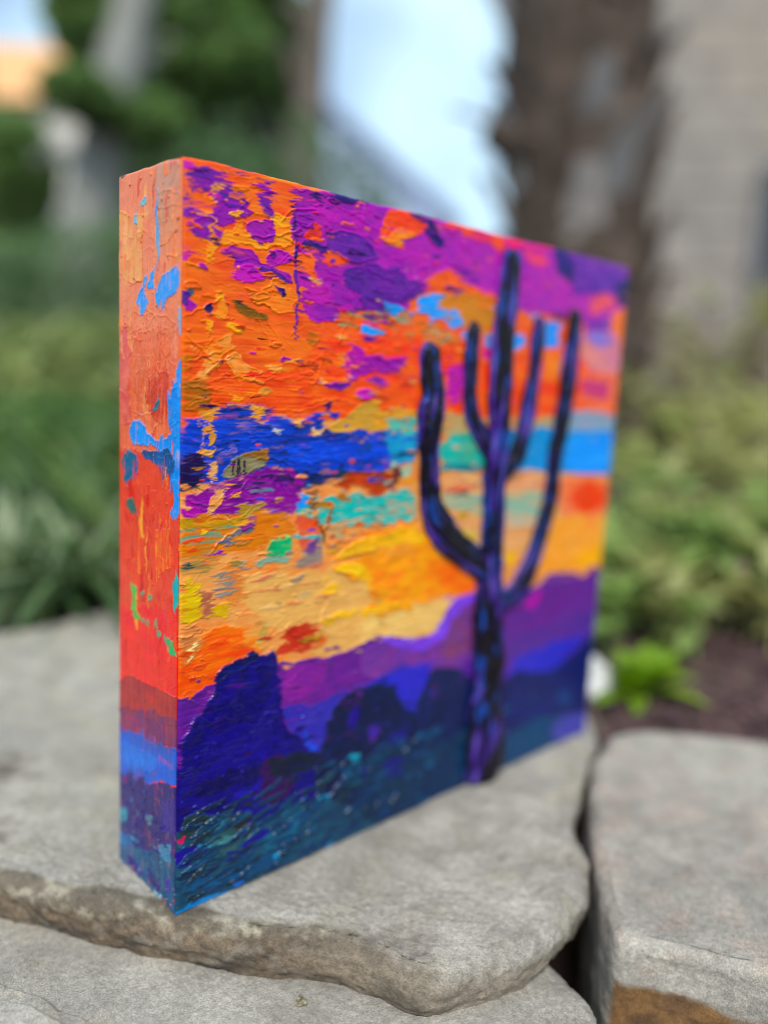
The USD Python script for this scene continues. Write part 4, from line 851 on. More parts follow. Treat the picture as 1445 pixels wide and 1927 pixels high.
# top, right and bottom edges and the back of the canvas
def strip(a, b, n=2): return np.stack([a + (b - a) * q for q in np.linspace(0, 1, n)], 0)
top_f = PF[-1, :, :]; top_b = top_f.copy(); top_b[:, 1] = D / 1000; top_b[:, 2] = H / 1000 - 0.0013; top_b[0] = PSIDE[-1, -1]
grid_obj('painted_edge', strip(top_f, top_b, 4), M_PAINT, painting, color=np.repeat(front.C[-1][None], 4, 0) * PAINT_K)
bot_f = PF[0, :, :]; bot_b = bot_f.copy(); bot_b[:, 1] = D / 1000
grid_obj('painted_edge', strip(bot_f, bot_b, 4), M_PAINT, painting, color=np.repeat(front.C[0][None], 4, 0) * PAINT_K, flip=True)
rt_f = PF[:, -1, :]; rt_b = rt_f.copy(); rt_b[:, 1] = D / 1000
grid_obj('painted_edge', np.transpose(strip(rt_f, rt_b, 4), (1, 0, 2)), M_PAINT, painting, color=np.repeat(front.C[:, -1][:, None], 4, 1) * PAINT_K)
M_RAW = plain('raw_canvas', (0.5, 0.47, 0.4), (0.56, 0.53, 0.46), 300.0, 0.95)
zs = H / 1000
obj('canvas_back', (np.array([[0.001, D / 1000 - 0.0005, 0.0], [zs - 0.001, D / 1000 - 0.0005, 0.0], [zs - 0.001, D / 1000 - 0.0005, zs - 0.001], [0.001, D / 1000 - 0.0005, zs - 0.001]]), np.array([[0, 2, 1], [0, 3, 2]])), M_RAW, painting)

# the cactus is modelled in thick paste on the canvas: trunk and arms stand proud of it
CACTUS = [[(np.float64(188.9),np.float64(299.1),np.float64(6.09)),(np.float64(188.6),np.float64(280.0),np.float64(6.94)),(np.float64(186.6),np.float64(256.2),np.float64(7.78)),(np.float64(187.1),np.float64(233.3),np.float64(8.27)),(np.float64(188.0),np.float64(202.8),np.float64(8.39)),(np.float64(187.8),np.float64(185.0),np.float64(8.44)),(np.float64(188.6),np.float64(162.2),np.float64(7.68)),(np.float64(189.5),np.float64(137.8),np.float64(8.63)),(np.float64(189.7),np.float64(108.1),np.float64(10.47)),(np.float64(194.0),np.float64(73.7),np.float64(11.63)),(np.float64(195.9),np.float64(43.2),np.float64(12.74)),(np.float64(196.2),np.float64(15.0),np.float64(14.25)),(np.float64(193.9),np.float64(1.2),np.float64(11.01))],[(np.float64(133.0),np.float64(247.5),np.float64(4.82)),(np.float64(132.7),np.float64(242.9),np.float64(5.51)),(np.float64(133.7),np.float64(231.0),np.float64(6.25)),(np.float64(136.0),np.float64(221.9),np.float64(7.38)),(np.float64(135.4),np.float64(211.7),np.float64(8.1)),(np.float64(134.7),np.float64(198.4),np.float64(7.06)),(np.float64(136.1),np.float64(189.9),np.float64(6.41)),(np.float64(137.8),np.float64(175.5),np.float64(6.84)),(np.float64(139.8),np.float64(165.6),np.float64(7.65)),(np.float64(147.9),np.float64(154.2),np.float64(8.64)),(np.float64(160.7),np.float64(143.2),np.float64(7.47)),(np.float64(176.6),np.float64(133.3),np.float64(7.06)),(np.float64(190.6),np.float64(124.4),np.float64(7.39))],[(np.float64(164.5),np.float64(260.3),np.float64(3.09)),(np.float64(163.3),np.float64(251.5),np.float64(4.81)),(np.float64(162.5),np.float64(240.0),np.float64(5.16)),(np.float64(163.0),np.float64(227.4),np.float64(4.5)),(np.float64(165.1),np.float64(214.7),np.float64(4.91)),(np.float64(170.1),np.float64(207.1),np.float64(5.0)),(np.float64(177.5),np.float64(198.4),np.float64(5.14)),(np.float64(185.4),np.float64(190.3),np.float64(4.91))],[(np.float64(217.5),np.float64(267.7),np.float64(3.65)),(np.float64(216.8),np.float64(255.4),np.float64(4.87)),(np.float64(216.0),np.float64(239.7),np.float64(4.89)),(np.float64(213.7),np.float64(223.9),np.float64(5.69)),(np.float64(212.0),np.float64(211.3),np.float64(6.1)),(np.float64(208.5),np.float64(197.4),np.float64(6.06)),(np.float64(205.3),np.float64(188.9),np.float64(5.62)),(np.float64(197.3),np.float64(181.8),np.float64(4.71)),(np.float64(190.4),np.float64(177.7),np.float64(4.62))],[(np.float64(251.0),np.float64(275.3),np.float64(4.01)),(np.float64(250.2),np.float64(263.2),np.float64(5.81)),(np.float64(249.0),np.float64(246.8),np.float64(6.27)),(np.float64(247.8),np.float64(230.3),np.float64(6.73)),(np.float64(245.3),np.float64(208.1),np.float64(6.73)),(np.float64(241.6),np.float64(185.7),np.float64(6.26)),(np.float64(241.3),np.float64(170.0),np.float64(6.29)),(np.float64(236.2),np.float64(149.7),np.float64(6.24)),(np.float64(229.3),np.float64(132.3),np.float64(6.16)),(np.float64(220.7),np.float64(117.1),np.float64(6.9)),(np.float64(209.4),np.float64(108.5),np.float64(5.85)),(np.float64(195.1),np.float64(104.7),np.float64(5.62))]]
def smooth_line(pts, n):
    p = np.array(pts, float); t = np.concatenate([[0], np.cumsum(np.linalg.norm(np.diff(p[:, :2], axis=0), axis=1))])
    from scipy.interpolate import PchipInterpolator
    q = np.linspace(0, t[-1], n); return PchipInterpolator(t, p)(q), q
def limb(name, pts, seed, parent, tip=True):
    c, q = smooth_line(pts, 170)
    t = np.gradient(c[:, :2], axis=0); t /= np.linalg.norm(t, axis=1, keepdims=True)
    nn = np.stack([t[:, 1], -t[:, 0]], -1)
    K = 110; th = np.linspace(0, 2 * np.pi, K, endpoint=False)
    TH, Q = np.meshgrid(th, q, indexing='xy')
    r = c[:, 2][:, None]
    end = np.sqrt(np.clip(1 - np.clip(1 - q / 4.0, 0, 1) ** 2, 0.0, 1))[:, None] if tip else np.ones((len(q), 1))
    if tip: end[0] = 0.03
    tw = TH + 0.006 * Q + 0.3 * np.sin(Q / 23 + seed)
    cc, ss = np.cos(tw), np.sin(tw)
    rid = fbm2(cc * 3.0 + 10 + seed + Q / 30, ss * 3.0 + 20 + Q / 44, 4, seed) - 0.5
    rid2 = meshkit.fbm(np.stack([cc * 5.5, ss * 5.5, Q / 6], -1), 4, seed + 4) - 0.5
    wid = 1 + 0.16 * (fbm2(Q / 11, 0 * Q + seed, 2, seed + 1) - 0.5)
    rad = r * end * wid * (1 + 0.8 * rid + 0.42 * rid2)
    off = np.cos(TH) * rad; dep = np.sin(TH) * rad * 0.55 + 0.12 * r * end
    P = np.stack([c[:, 0][:, None] + nn[:, 0][:, None] * off, -dep, c[:, 1][:, None] + nn[:, 1][:, None] * off], -1) / 1000.0
    P[..., 1] = np.minimum(P[..., 1], 0.0022); P[..., 2] = np.maximum(P[..., 2], 0.0012)
    v1 = meshkit.fbm(np.stack([cc * 2.2 + 3, ss * 2.2, Q / 30], -1), 3, seed + 8); v2 = meshkit.fbm(np.stack([cc * 3.5 + 5, ss * 3.5, Q / 14], -1), 3, seed + 9)
    col = mixc(lin('100c16'), lin('17131f'), v1)
    col = mixc(col, lin('3c1c84'), sstep(0.54, 0.62, v1)); col = mixc(col, lin('16429a'), sstep(0.58, 0.63, v2)); col = mixc(col, lin('6a58b8'), 0.55 * sstep(0.63, 0.69, v1))
    col = mixc(col, lin('0d0a10'), sstep(0.02, 0.14, -rid))
    return grid_obj(name, P, M_PAINT, parent, color=col * PAINT_K, closed=True, flip=True)
trunk = limb('cactus_trunk', CACTUS[0], 2, painting)
for i, c in enumerate(CACTUS[1:]): limb('cactus_arm', c, 11 + 7 * i, painting)

# ------------------------------------------------------------------ small things on the stones
import trimesh
def lump(r, seed, amp=0.25, sub=4, scale=(1, 1, 1)):
    m = trimesh.creation.icosphere(sub, 1.0); v = m.vertices
    d = 1 + amp * 2 * (meshkit.fbm(v * 1.7 + 5, 4, seed) - 0.5)
    return (v * d[:, None] * r * np.array(scale), m.faces)
w = thing('white_rock', 'rounded white rock behind the right end of the painting', 'rock', (0.400, 0.060, -0.006))
obj('rock_body', lump(0.022, 3, 0.34, 5, (0.85, 1.0, 1.0)), M_WHITE, w, smooth=True)
# dried seed head on the lower stone
M_SEED = plain('dried_seed', (0.10, 0.085, 0.05), (0.32, 0.29, 0.2), 500.0, 0.8, 0.3)
sp = np.array((0.0270, -0.0528, -0.0195))
w = thing('seed_head', 'tiny dried brown seed head lying on the coarse lower stone', 'seed', sp)
obj('husk', lump(0.0021, 8, 0.5, 3, (1, 0.8, 0.75)), M_SEED, w, smooth=True)
rs = np.random.default_rng(4)
for k in range(5):
    v, f_ = lump(0.0009, 20 + k, 0.5, 2); obj('scale', (v + rs.normal(0, 1, 3) * (0.0013, 0.0013, 0.0008) + (0, 0, 0.0006), f_), M_SEED, w, smooth=True)

# ------------------------------------------------------------------ plants
rng = np.random.default_rng(12)
def blade(L, wd, lean, az, droop, n=6, twist=0.0, fold=0.15):
    """A curved strap or oval leaf from the origin; returns (verts, faces)."""
    t = np.linspace(0, 1, n)
    hor = L * (np.sin(lean) * t + droop * t ** 2 * 0.55); ver = L * (np.cos(lean) * t - droop * t ** 2 * 0.8)
    wid = wd * np.sin(np.pi * np.clip(t * 0.86 + 0.12, 0, 1)) ** 0.7
    ca, sa = math.cos(az), math.sin(az)
    cx, cy = hor * ca, hor * sa
    px_, py_ = -sa, ca
    l = np.stack([cx + px_ * wid / 2, cy + py_ * wid / 2, ver + fold * wid], -1); c = np.stack([cx, cy, ver], -1); r = np.stack([cx - px_ * wid / 2, cy - py_ * wid / 2, ver + fold * wid], -1)
    V = np.stack([l, c, r], 1).reshape(-1, 3); F_ = []
    for i in range(n - 1):
        a = 3 * i; F_ += [(a, a + 1, a + 4), (a, a + 4, a + 3), (a + 1, a + 2, a + 5), (a + 1, a + 5, a + 4)]
    return V, np.array(F_)
def clump(name, label, cat, loc, n, L, wd, lean, droop, mats, group=None, spread=0.02, part='leaf'):
    w = thing(name, label, cat, loc, group=group)
    for k in range(n):
        az = rng.uniform(0, 2 * np.pi); rr = spread * math.sqrt(rng.uniform())
        v, f_ = blade(L * rng.uniform(0.65, 1.15), wd * rng.uniform(0.7, 1.2), rng.uniform(*lean), az, rng.uniform(*droop))
        v = v + np.array([rr * math.cos(az), rr * math.sin(az), 0])
        obj(part, (v, f_), mats[rng.integers(len(mats))], w, smooth=True)
    return w
def herb(name, label, cat, loc, stems, Hh, leaf, wd, mats, per=6, group=None, spread=0.05, stem_mat=None):
    """Stems with leaves set along them."""
    w = thing(name, label, cat, loc, group=group)
    for k in range(stems):
        az = rng.uniform(0, 2 * np.pi); ln = rng.uniform(0.05, 0.75); h_ = Hh * rng.uniform(0.6, 1.1); base = np.array([rng.normal(0, spread), rng.normal(0, spread), 0])
        tipp = base + np.array([math.sin(ln) * math.cos(az), math.sin(ln) * math.sin(az), math.cos(ln)]) * h_
        mid = 0.5 * (base + tipp) + np.array([0, 0, 0.08 * h_])
        pts = np.array([(1 - t) ** 2 * base + 2 * t * (1 - t) * mid + t * t * tipp for t in np.linspace(0, 1, 5)])
        sv, sf = tube(pts, np.linspace(0.0022, 0.001, 5), 5); obj('stem', (sv, sf), stem_mat or mats[0], w, smooth=True)
        for q in range(per):
            t = rng.uniform(0.25, 1.0); p = (1 - t) ** 2 * base + 2 * t * (1 - t) * mid + t * t * tipp
            v, f_ = blade(leaf * rng.uniform(0.6, 1.2), wd * rng.uniform(0.7, 1.2), rng.uniform(0.6, 1.5), rng.uniform(0, 2 * np.pi), rng.uniform(0.0, 0.5), 5)
            obj('leaf', (v + p, f_), mats[rng.integers(len(mats))], w, smooth=True)
    return w
def tube(points, radii, sides=6):
    p = np.asarray(points, float); t = np.gradient(p, axis=0); t /= np.linalg.norm(t, axis=1, keepdims=True) + 1e-12
    a = np.cross(t, np.where(np.abs(t[:, 2:]) < 0.9, [0, 0, 1.0], [1.0, 0, 0])); a /= np.linalg.norm(a, axis=1, keepdims=True) + 1e-12
    b, an = np.cross(t, a), np.arange(sides) * 2 * np.pi / sides
    v = p[:, None] + np.asarray(radii)[:, None, None] * (np.cos(an)[None, :, None] * a[:, None] + np.sin(an)[None, :, None] * b[:, None])
    i, j = np.meshgrid(np.arange(len(p) - 1), np.arange(sides), indexing='ij')
    q = np.stack([i * sides + j, i * sides + (j + 1) % sides, (i + 1) * sides + (j + 1) % sides, (i + 1) * sides + j], -1).reshape(-1, 4)
    return v.reshape(-1, 3), np.vstack([q[:, [0, 1, 2]], q[:, [0, 2, 3]]])
def down(p, dz=0.0): return (p[0], p[1], ground_at(p) + dz)

# left: strap-leaved clumps hanging over the back of the slab, bushes behind them
clump('strap_leaf_plant', 'strap leaved clump arching over the slab nearest the painting edge', 'plant', at(150, 1085, 0.80), 46, 0.17, 0.010, (0.3, 1.2), (0.2, 0.9), [M_LIRI, M_LIRI, M_LIRIP], 'strap leaved clumps behind the slab', part='leaf')
clump('strap_leaf_plant', 'dark strap leaved clump at the far left edge behind the slab', 'plant', at(10, 1075, 0.86), 40, 0.16, 0.010, (0.2, 1.1), (0.1, 0.8), [M_LIRI, M_LIRI, M_LIRIP], 'strap leaved clumps behind the slab')
clump('strap_leaf_plant', 'strap leaved clump half hidden behind the left edge of the painting', 'plant', at(250, 1050, 0.95), 40, 0.20, 0.011, (0.2, 1.0), (0.1, 0.7), [M_LIRI, M_WEED], 'strap leaved clumps behind the slab')
clump('strap_leaf_plant', 'tall strap leaved clump standing behind the nearest clump', 'plant', at(90, 1010, 1.05), 40, 0.22, 0.011, (0.1, 0.9), (0.1, 0.7), [M_LIRI, M_TREED], 'strap leaved clumps behind the slab')
clump('strap_leaf_plant', 'low dark strap leaved clump at the slab edge between the two front clumps', 'plant', at(70, 1125, 0.84), 50, 0.13, 0.010, (0.5, 1.4), (0.3, 1.0), [M_LIRI, M_TREED], 'strap leaved clumps behind the slab')
clump('strap_leaf_plant', 'low strap leaved clump touching the slab beside the painting', 'plant', at(225, 1120, 0.82), 40, 0.12, 0.010, (0.5, 1.4), (0.3, 1.0), [M_LIRI, M_TREED], 'strap leaved clumps behind the slab')
def leaf_cloud(n, center, ext, size, seed, holes=0.42, f=2.2):
    r = np.random.default_rng(seed); P_ = r.uniform(-1, 1, (n * 4, 3)); P_ = P_[np.linalg.norm(P_, axis=1) < 1]
    dens = meshkit.fbm(P_ * f + seed, 3, seed); P_ = P_[dens > holes + r.normal(0, 0.03, len(dens))][:n]
    p = np.asarray(center) + P_ * np.asarray(ext); k = len(p)
    d = r.normal(size=(k, 3)); d /= np.linalg.norm(d, axis=1, keepdims=True); d[:, 2] = d[:, 2] * 0.6 - 0.15
    e = np.cross(d, r.normal(size=(k, 3))); e /= np.linalg.norm(e, axis=1, keepdims=True)
    s_ = size * r.uniform(0.6, 1.3, (k, 1))
    up = np.cross(d, e) * s_ * 0.08
    V = np.stack([p - d * s_, p + e * s_ * 0.42 + up, p + d * s_, p - e * s_ * 0.42 + up], 1).reshape(-1, 3)
    i = np.arange(k)[:, None] * 4
    return V, np.vstack([i + [0, 1, 2], i + [0, 2, 3]])
def bush(name, label, loc, ext, n, size, mt, seed, group=None, cat='bush', stems=5):
    w = thing(name, label, cat, loc, group=group)
    r = np.random.default_rng(seed)
    for k in range(stems):
        tip = np.array([r.uniform(-.6, .6) * ext[0], r.uniform(-.6, .6) * ext[1], ext[2] * r.uniform(0.9, 1.6)])
        obj('stem', tube([np.zeros(3), tip * 0.5 + [0, 0, .05 * ext[2]], tip], np.array([0.02, 0.014, 0.006]) * ext[2] / 0.5), M_TRUNKB, w, smooth=True)
    tag(obj('foliage', leaf_cloud(n, (0, 0, ext[2]), ext, size, seed), mt, w), kind='stuff')
    return w
G_B = 'low bushes at the left'
bush('low_bush', 'yellow green bush at far left behind the strap leaved clumps', down(at(10, 960, 1.5)), (0.24, 0.20, 0.16), 1500, 0.022, M_BUSH, 3, G_B)
bush('low_bush', 'yellow green bush just left of the painting edge', down(at(205, 960, 1.6)), (0.24, 0.22, 0.17), 1500, 0.022, M_BUSH, 4, G_B)
bush('low_bush', 'dark green bush low between the two yellow green bushes', down(at(120, 980, 1.35)), (0.17, 0.15, 0.10), 1200, 0.02, M_TREE, 5, G_B)
bush('shrub', 'green rounded shrub at far left below the trees', down(at(-30, 800, 3.2)), (0.45, 0.4, 0.36), 2400, 0.035, M_HEDGE, 6, 'shrubs under the trees')
bush('shrub', 'green rounded shrub under the pale trunk left of the painting', down(at(190, 800, 3.6)), (0.5, 0.45, 0.42), 2600, 0.035, M_HEDGE, 7, 'shrubs under the trees')
bush('shrub', 'dark shrub hidden mostly behind the painting top edge', down(at(520, 800, 4.2)), (0.8, 0.6, 0.75), 3000, 0.04, M_TREED, 8, 'shrubs under the trees')

# trees
def tree(label, base, height, r0, crowns, bark, leaf, seed, lean=(0, 0), n=2600, size=0.07, limbs=5):
    b = np.array(base); w = thing('tree', label, 'tree', b, group='trees at the left')
    r = np.random.default_rng(seed); q = np.linspace(0, 1, 9)
    line = np.stack([lean[0] * q + 0.05 * np.sin(q * 5 + seed), lean[1] * q + 0.05 * np.cos(q * 4 + seed), height * q - 0.1], -1)
    v, f_ = tube(line, r0 * (1.25 - 0.65 * q ** 0.7), 14)
    d = meshkit.fbm(v * 9, 3, seed)[:, None] - 0.5
    obj('trunk', (v + (v - np.repeat(line, 14, 0)) * d * 0.5, f_), bark, w, smooth=True)
    for k, (cx, cy, cz, ex, ez) in enumerate(crowns):
        c = np.array([cx, cy, cz]); j = min(8, max(3, int(8 * (cz - 0.3) / height)))
        obj('limb', tube([line[j], 0.5 * (line[j] + c) + [0, 0, 0.15], c], np.array([0.45, 0.3, 0.12]) * r0, 8), bark, w, smooth=True)
    cl = [leaf_cloud(n, c[:3], (c[3], c[3], c[4]), size, seed + 3 * k, 0.45, 2.6) for k, c in enumerate(crowns)]
    V = np.vstack([c[0] for c in cl]); o_ = np.cumsum([0] + [len(c[0]) for c in cl[:-1]])
    tag(obj('crown', (V, np.vstack([c[1] + o for c, o in zip(cl, o_)])), leaf, w), kind='stuff')
    return w
def rel(base, px, py, dep): return tuple(np.array(at(px, py, dep)) - np.array(base))

def lean_of(base, px, py, dep, height):      # how far the trunk leans on its way up to the point seen there
    d = np.array(at(px, py, dep)) - np.array(base); return tuple(d[:2] * height / d[2])
b1 = down(at(85, 760, 5.2)); ln = lean_of(b1, 250, 30, 5.2, 4.2)
tree('tree with thick pale grey trunk left of the painting', b1, 4.2, 0.17,
     [rel(b1, 160, 20, 5.2) + (0.26, 0.3), rel(b1, 400, 90, 5.6) + (0.45, 0.42), rel(b1, 30, 330, 5.8) + (0.3, 0.4), rel(b1, 390, -90, 5.6) + (0.55, 0.4), rel(b1, 150, 175, 4.8) + (0.22, 0.14), rel(b1, 290, 230, 5.0) + (0.2, 0.14)], M_TRUNK, M_TREE, 21, lean=ln)
b2 = down(at(520, 760, 6.0)); ln = lean_of(b2, 600, 60, 6.0, 4.6)
tree('tree with slim brown trunk behind the top of the painting', b2, 4.6, 0.15,
     [rel(b2, 470, 20, 6.2) + (0.4, 0.5), rel(b2, 420, 160, 6.6) + (0.45, 0.3), rel(b2, 330, -60, 6.4) + (0.4, 0.4), rel(b2, 330, 190, 6.6) + (0.45, 0.35), rel(b2, 520, 210, 6.6) + (0.35, 0.35)], M_TRUNKB, M_TREE, 33, lean=ln)
b3 = down(at(310, 760, 8.5)); ln = lean_of(b3, 340, 60, 8.5, 4.4)
tree('dark tree deep between the pale and the brown trunk', b3, 4.4, 0.14,
     [rel(b3, 430, 270, 8.8) + (0.7, 0.5), rel(b3, 300, 330, 8.8) + (0.7, 0.7), rel(b3, 520, 380, 8.6) + (0.6, 0.6), rel(b3, 330, 480, 8.8) + (0.9, 0.7), rel(b3, 240, 120, 9.2) + (0.65, 0.8), rel(b3, 400, 30, 9.2) + (0.8, 0.8), rel(b3, 530, 110, 9.2) + (0.45, 0.8), rel(b3, 330, -160, 9.2) + (1.1, 0.7)], M_TRUNKB, M_TREED, 45, n=3200, size=0.075, lean=ln)
b4 = down(at(-10, 760, 7.5)); ln = lean_of(b4, -30, 200, 7.5, 3.2)
tree('leafy green tree at the far left edge', b4, 3.2, 0.12,
     [rel(b4, 10, 300, 7.6) + (0.5, 0.5), rel(b4, 20, 500, 7.4) + (0.6, 0.5), rel(b4, 230, 500, 7.8) + (0.7, 0.5)], M_TRUNKB, M_TREE, 57, lean=ln)

# palm trunk with old leaf bases, right of the sky
pb = np.array(down(at(1085, 830, 2.1), -0.05))
palm = thing('palm_tree', 'rough brown palm trunk shaggy with grey leaf bases behind the painting', 'tree', pb)
pt = np.array(at(1093, -60, 2.1)) - pb
q = np.linspace(0, 1, 40)
line = pt[None] * q[:, None] * 1.25
axis = lambda z: pt * z / pt[2]
v, f_ = tube(line, 0.182 + 0.05 * np.exp(-q * 14) + 0.012 * np.sin(q * 40), 28)
d = meshkit.fbm(v * 14, 4, 4)[:, None] - 0.5
obj('trunk', (v + (v - np.repeat(line, 28, 0)) * d * 0.55, f_), M_BARK, palm, smooth=True)
r = np.random.default_rng(9)
for k in range(120):
    z = 0.10 + 1.7 * k / 120; az = k * 2.399963; rad = 0.162
    grey = r.uniform() < 0.34; L, wd, th = r.uniform(0.10, 0.19), r.uniform(0.06, 0.12) + 0.02 * grey, 0.02
    t = np.linspace(0, 1, 5); out = rad + 0.012 + (0.02 + 0.05 * r.uniform() + 0.05 * grey) * t ** 1.5; up = L * t
    wdt = wd * (1 - 0.45 * t); V = []
    for a, b, ww in zip(out, up, wdt):
        for sx, so in ((-1, 0), (0, 0.012), (1, 0), (0, -th)): V.append((a + so, sx * ww / 2, b))
    V = np.array(V); V[:, 2] += z
    ca, sa = math.cos(az), math.sin(az); o2 = axis(z)
    V = np.stack([V[:, 0] * ca - V[:, 1] * sa + o2[0], V[:, 0] * sa + V[:, 1] * ca + o2[1], V[:, 2]], -1)
    F_ = []
    for i in range(4):
        for j in range(4): a, b = 4 * i + j, 4 * i + (j + 1) % 4; F_ += [(a, b, b + 4), (a, b + 4, a + 4)]
    F_ += [(16, 17, 18), (16, 18, 19)]
    obj('leaf_base', (V, np.array(F_)), M_BOOT if grey else M_BOOTD, palm)
st = np.array(at(1000, 300, 2.05)) - pb; en = np.array(at(915, 255, 2.0)) - pb
obj('broken_stalk', tube([st, 0.5 * (st + en) + [0, 0, 0.02], en], [0.05, 0.06, 0.03], 8), M_BARK, palm, smooth=True)
en = np.array(at(845, 205, 2.0)) - pb
obj('dry_stalk', tube([st, 0.5 * (st + en) + [0, 0, 0.03], en], [0.012, 0.009, 0.005], 6), M_BOOTD, palm, smooth=True)

# brick house at the right
e0 = np.array(at(1200, 700, 4.3)); e1 = np.array(at(1800, 700, 4.0))
ud = (e1 - e0)[:2]; ud = ud / np.linalg.norm(ud); nd = np.array([ud[1], -ud[0]])
if np.dot(nd, CAM_POS[:2] - e0[:2]) < 0: nd = -nd
org = e0[:2] - ud * 0.15
zb = ground_at(e0) - 0.15
house = thing('brick_house', 'beige grey brick house wall with dark window at right edge', 'house', (org[0], org[1], zb))
def boxm(u0, u1, z0, z1, d0, d1, bev=0.0):
    V = []
    for (d, b) in ((d0, 0), (d1 - bev, 0), (d1, bev)):
        for (u, z) in ((u0 + b, z0 + b), (u1 - b, z0 + b), (u1 - b, z1 - b), (u0 + b, z1 - b)): V.append((*(ud * u + nd * d), z))
    F_ = [(0, 3, 2), (0, 2, 1)]
    for l in (0, 4):
        for j in range(4): a, b = l + j, l + (j + 1) % 4; F_ += [(a, b, b + 4), (a, b + 4, a + 4)]
    F_ += [(8, 9, 10), (8, 10, 11)]
    V = np.array(V); m = trimesh.Trimesh(V, F_, process=False); m.fix_normals(); return (m.vertices, m.faces)
def to_wall(px, py):
    d = sight(px, py); n3 = np.array([nd[0], nd[1], 0]); t = np.dot(np.array([org[0], org[1], 0]) - CAM_POS, n3) / np.dot(d, n3); p = CAM_POS + d * t
    return float(np.dot(p[:2] - org, ud)), float(p[2] - zb)
wu0, wz0 = to_wall(1424, 545); wz1 = to_wall(1445, 330)[1]; wu1 = wu0 + 0.9
obj('wall', boxm(0.0, 3.6, 0.0, 3.4, -0.25, 0.0), M_MORTAR, house)
bw, bh, gp = 0.40, 0.195, 0.008
r = np.random.default_rng(5)
for row in range(16):
    x = -bw * (0.5 if row % 2 else 0.0)
    while x < 3.6:
        u0, u1, z0, z1 = max(x, 0.0), min(x + bw - gp, 3.6), row * (bh + gp) + 0.01, row * (bh + gp) + 0.01 + bh
        spans = [(u0, u1)]
        if z1 > wz0 - 0.06 and z0 < wz1 + 0.06: spans = [(u0, min(u1, wu0 - 0.06)), (max(u0, wu1 + 0.06), u1)]
        for a, b in spans:
            if b - a > 0.04: obj('brick', boxm(a, b, z0, z1, -0.02, 0.006 + r.uniform(0, 0.005), 0.004), M_BRICKS[r.integers(3)], house)
        x += bw
win = obj('window', boxm(wu0, wu1, wz0, wz1, -0.02, 0.006), M_DARKGLASS, house)
for (a, b, c, d_) in ((wu0 - 0.05, wu1 + 0.05, wz0 - 0.05, wz0), (wu0 - 0.05, wu1 + 0.05, wz1, wz1 + 0.05), (wu0 - 0.05, wu0, wz0, wz1), (wu1, wu1 + 0.05, wz0, wz1)):
    obj('frame', boxm(a, b, c, d_, -0.02, 0.045, 0.006), M_TRIM, win)

# far houses
def far_house(label, corner, yaw, wx, wy, hw, hr, roof_mat):
    w = thing('house', label, 'house', corner, yaw, 'far houses beyond the trees')
    obj('wall', trimesh.creation.box(bounds=[[0, 0, -0.5], [wx, wy, hw]]), M_STUCCO, w)
    o_ = 0.35
    V = np.array([[-o_, -o_, hw - 0.1], [wx + o_, -o_, hw - 0.1], [wx + o_, wy + o_, hw - 0.1], [-o_, wy + o_, hw - 0.1], [-o_, wy / 2, hw + hr], [wx + o_, wy / 2, hw + hr]])
    F_ = [(0, 1, 5), (0, 5, 4), (2, 3, 4), (2, 4, 5), (1, 2, 5), (3, 0, 4), (0, 2, 1), (0, 3, 2)]
    obj('roof', (V, np.array(F_)), roof_mat, w)
    for k in range(2):
        x = wx * (0.2 + 0.45 * k)
        p = obj('window', trimesh.creation.box(bounds=[[x, -0.03, hw * 0.35], [x + 1.0, 0.02, hw * 0.75]]), M_DARKGLASS, w)
        for dx in (-0.08, 1.0): obj('frame', trimesh.creation.box(bounds=[[x + dx, -0.06, hw * 0.33], [x + dx + 0.08, 0.0, hw * 0.77]]), M_TRIM, p)
c1 = at(312, 720, 24.0)
w = thing('house', 'blue grey gabled house seen against the sky above the painting', 'house', (c1[0], c1[1], 0.0), -0.744, 'far houses beyond the trees')
V = np.array([(x, y, z) for y in (0.0, 6.0) for x, z in ((0, -0.5), (8, -0.5), (8, 5.2), (4, 8.3), (0, 5.2))])
obj('wall', (V, np.array([(0, 1, 2), (0, 2, 3), (0, 3, 4), (5, 7, 6), (5, 8, 7), (5, 9, 8), (1, 6, 7), (1, 7, 2), (0, 4, 9), (0, 9, 5), (0, 5, 6), (0, 6, 1)])), M_ROOFB, w)
def slab(a, b, c, d, th): return trimesh.convex.convex_hull(np.array([p for q_ in (a, b, c, d) for p in (q_, (q_[0], q_[1], q_[2] + th))], float))
obj('roof', slab((8.5, -0.4, 4.82), (4, -0.4, 8.31), (4, 6.4, 8.31), (8.5, 6.4, 4.82), 0.16), M_ROOFB, w)
obj('roof', slab((-0.5, -0.4, 4.82), (3.99, -0.4, 8.31), (3.99, 6.4, 8.31), (-0.5, 6.4, 4.82), 0.16), M_ROOFB, w)
for x in (1.4, 5.4):
    p = obj('window', trimesh.creation.box(bounds=[[x, -0.04, 2.6], [x + 1.1, 0.02, 4.1]]), M_DARKGLASS, w)
    for dx in (-0.09, 1.1): obj('frame', trimesh.creation.box(bounds=[[x + dx, -0.07, 2.5], [x + dx + 0.09, 0.0, 4.2]]), M_TRIM, p)
c2 = at(-230, 720, 22.0)
far_house('house with orange tiled roof at top left', (c2[0], c2[1], 0.0), -0.75, 6.0, 6.0, 7.0, 2.4, M_ROOFO)

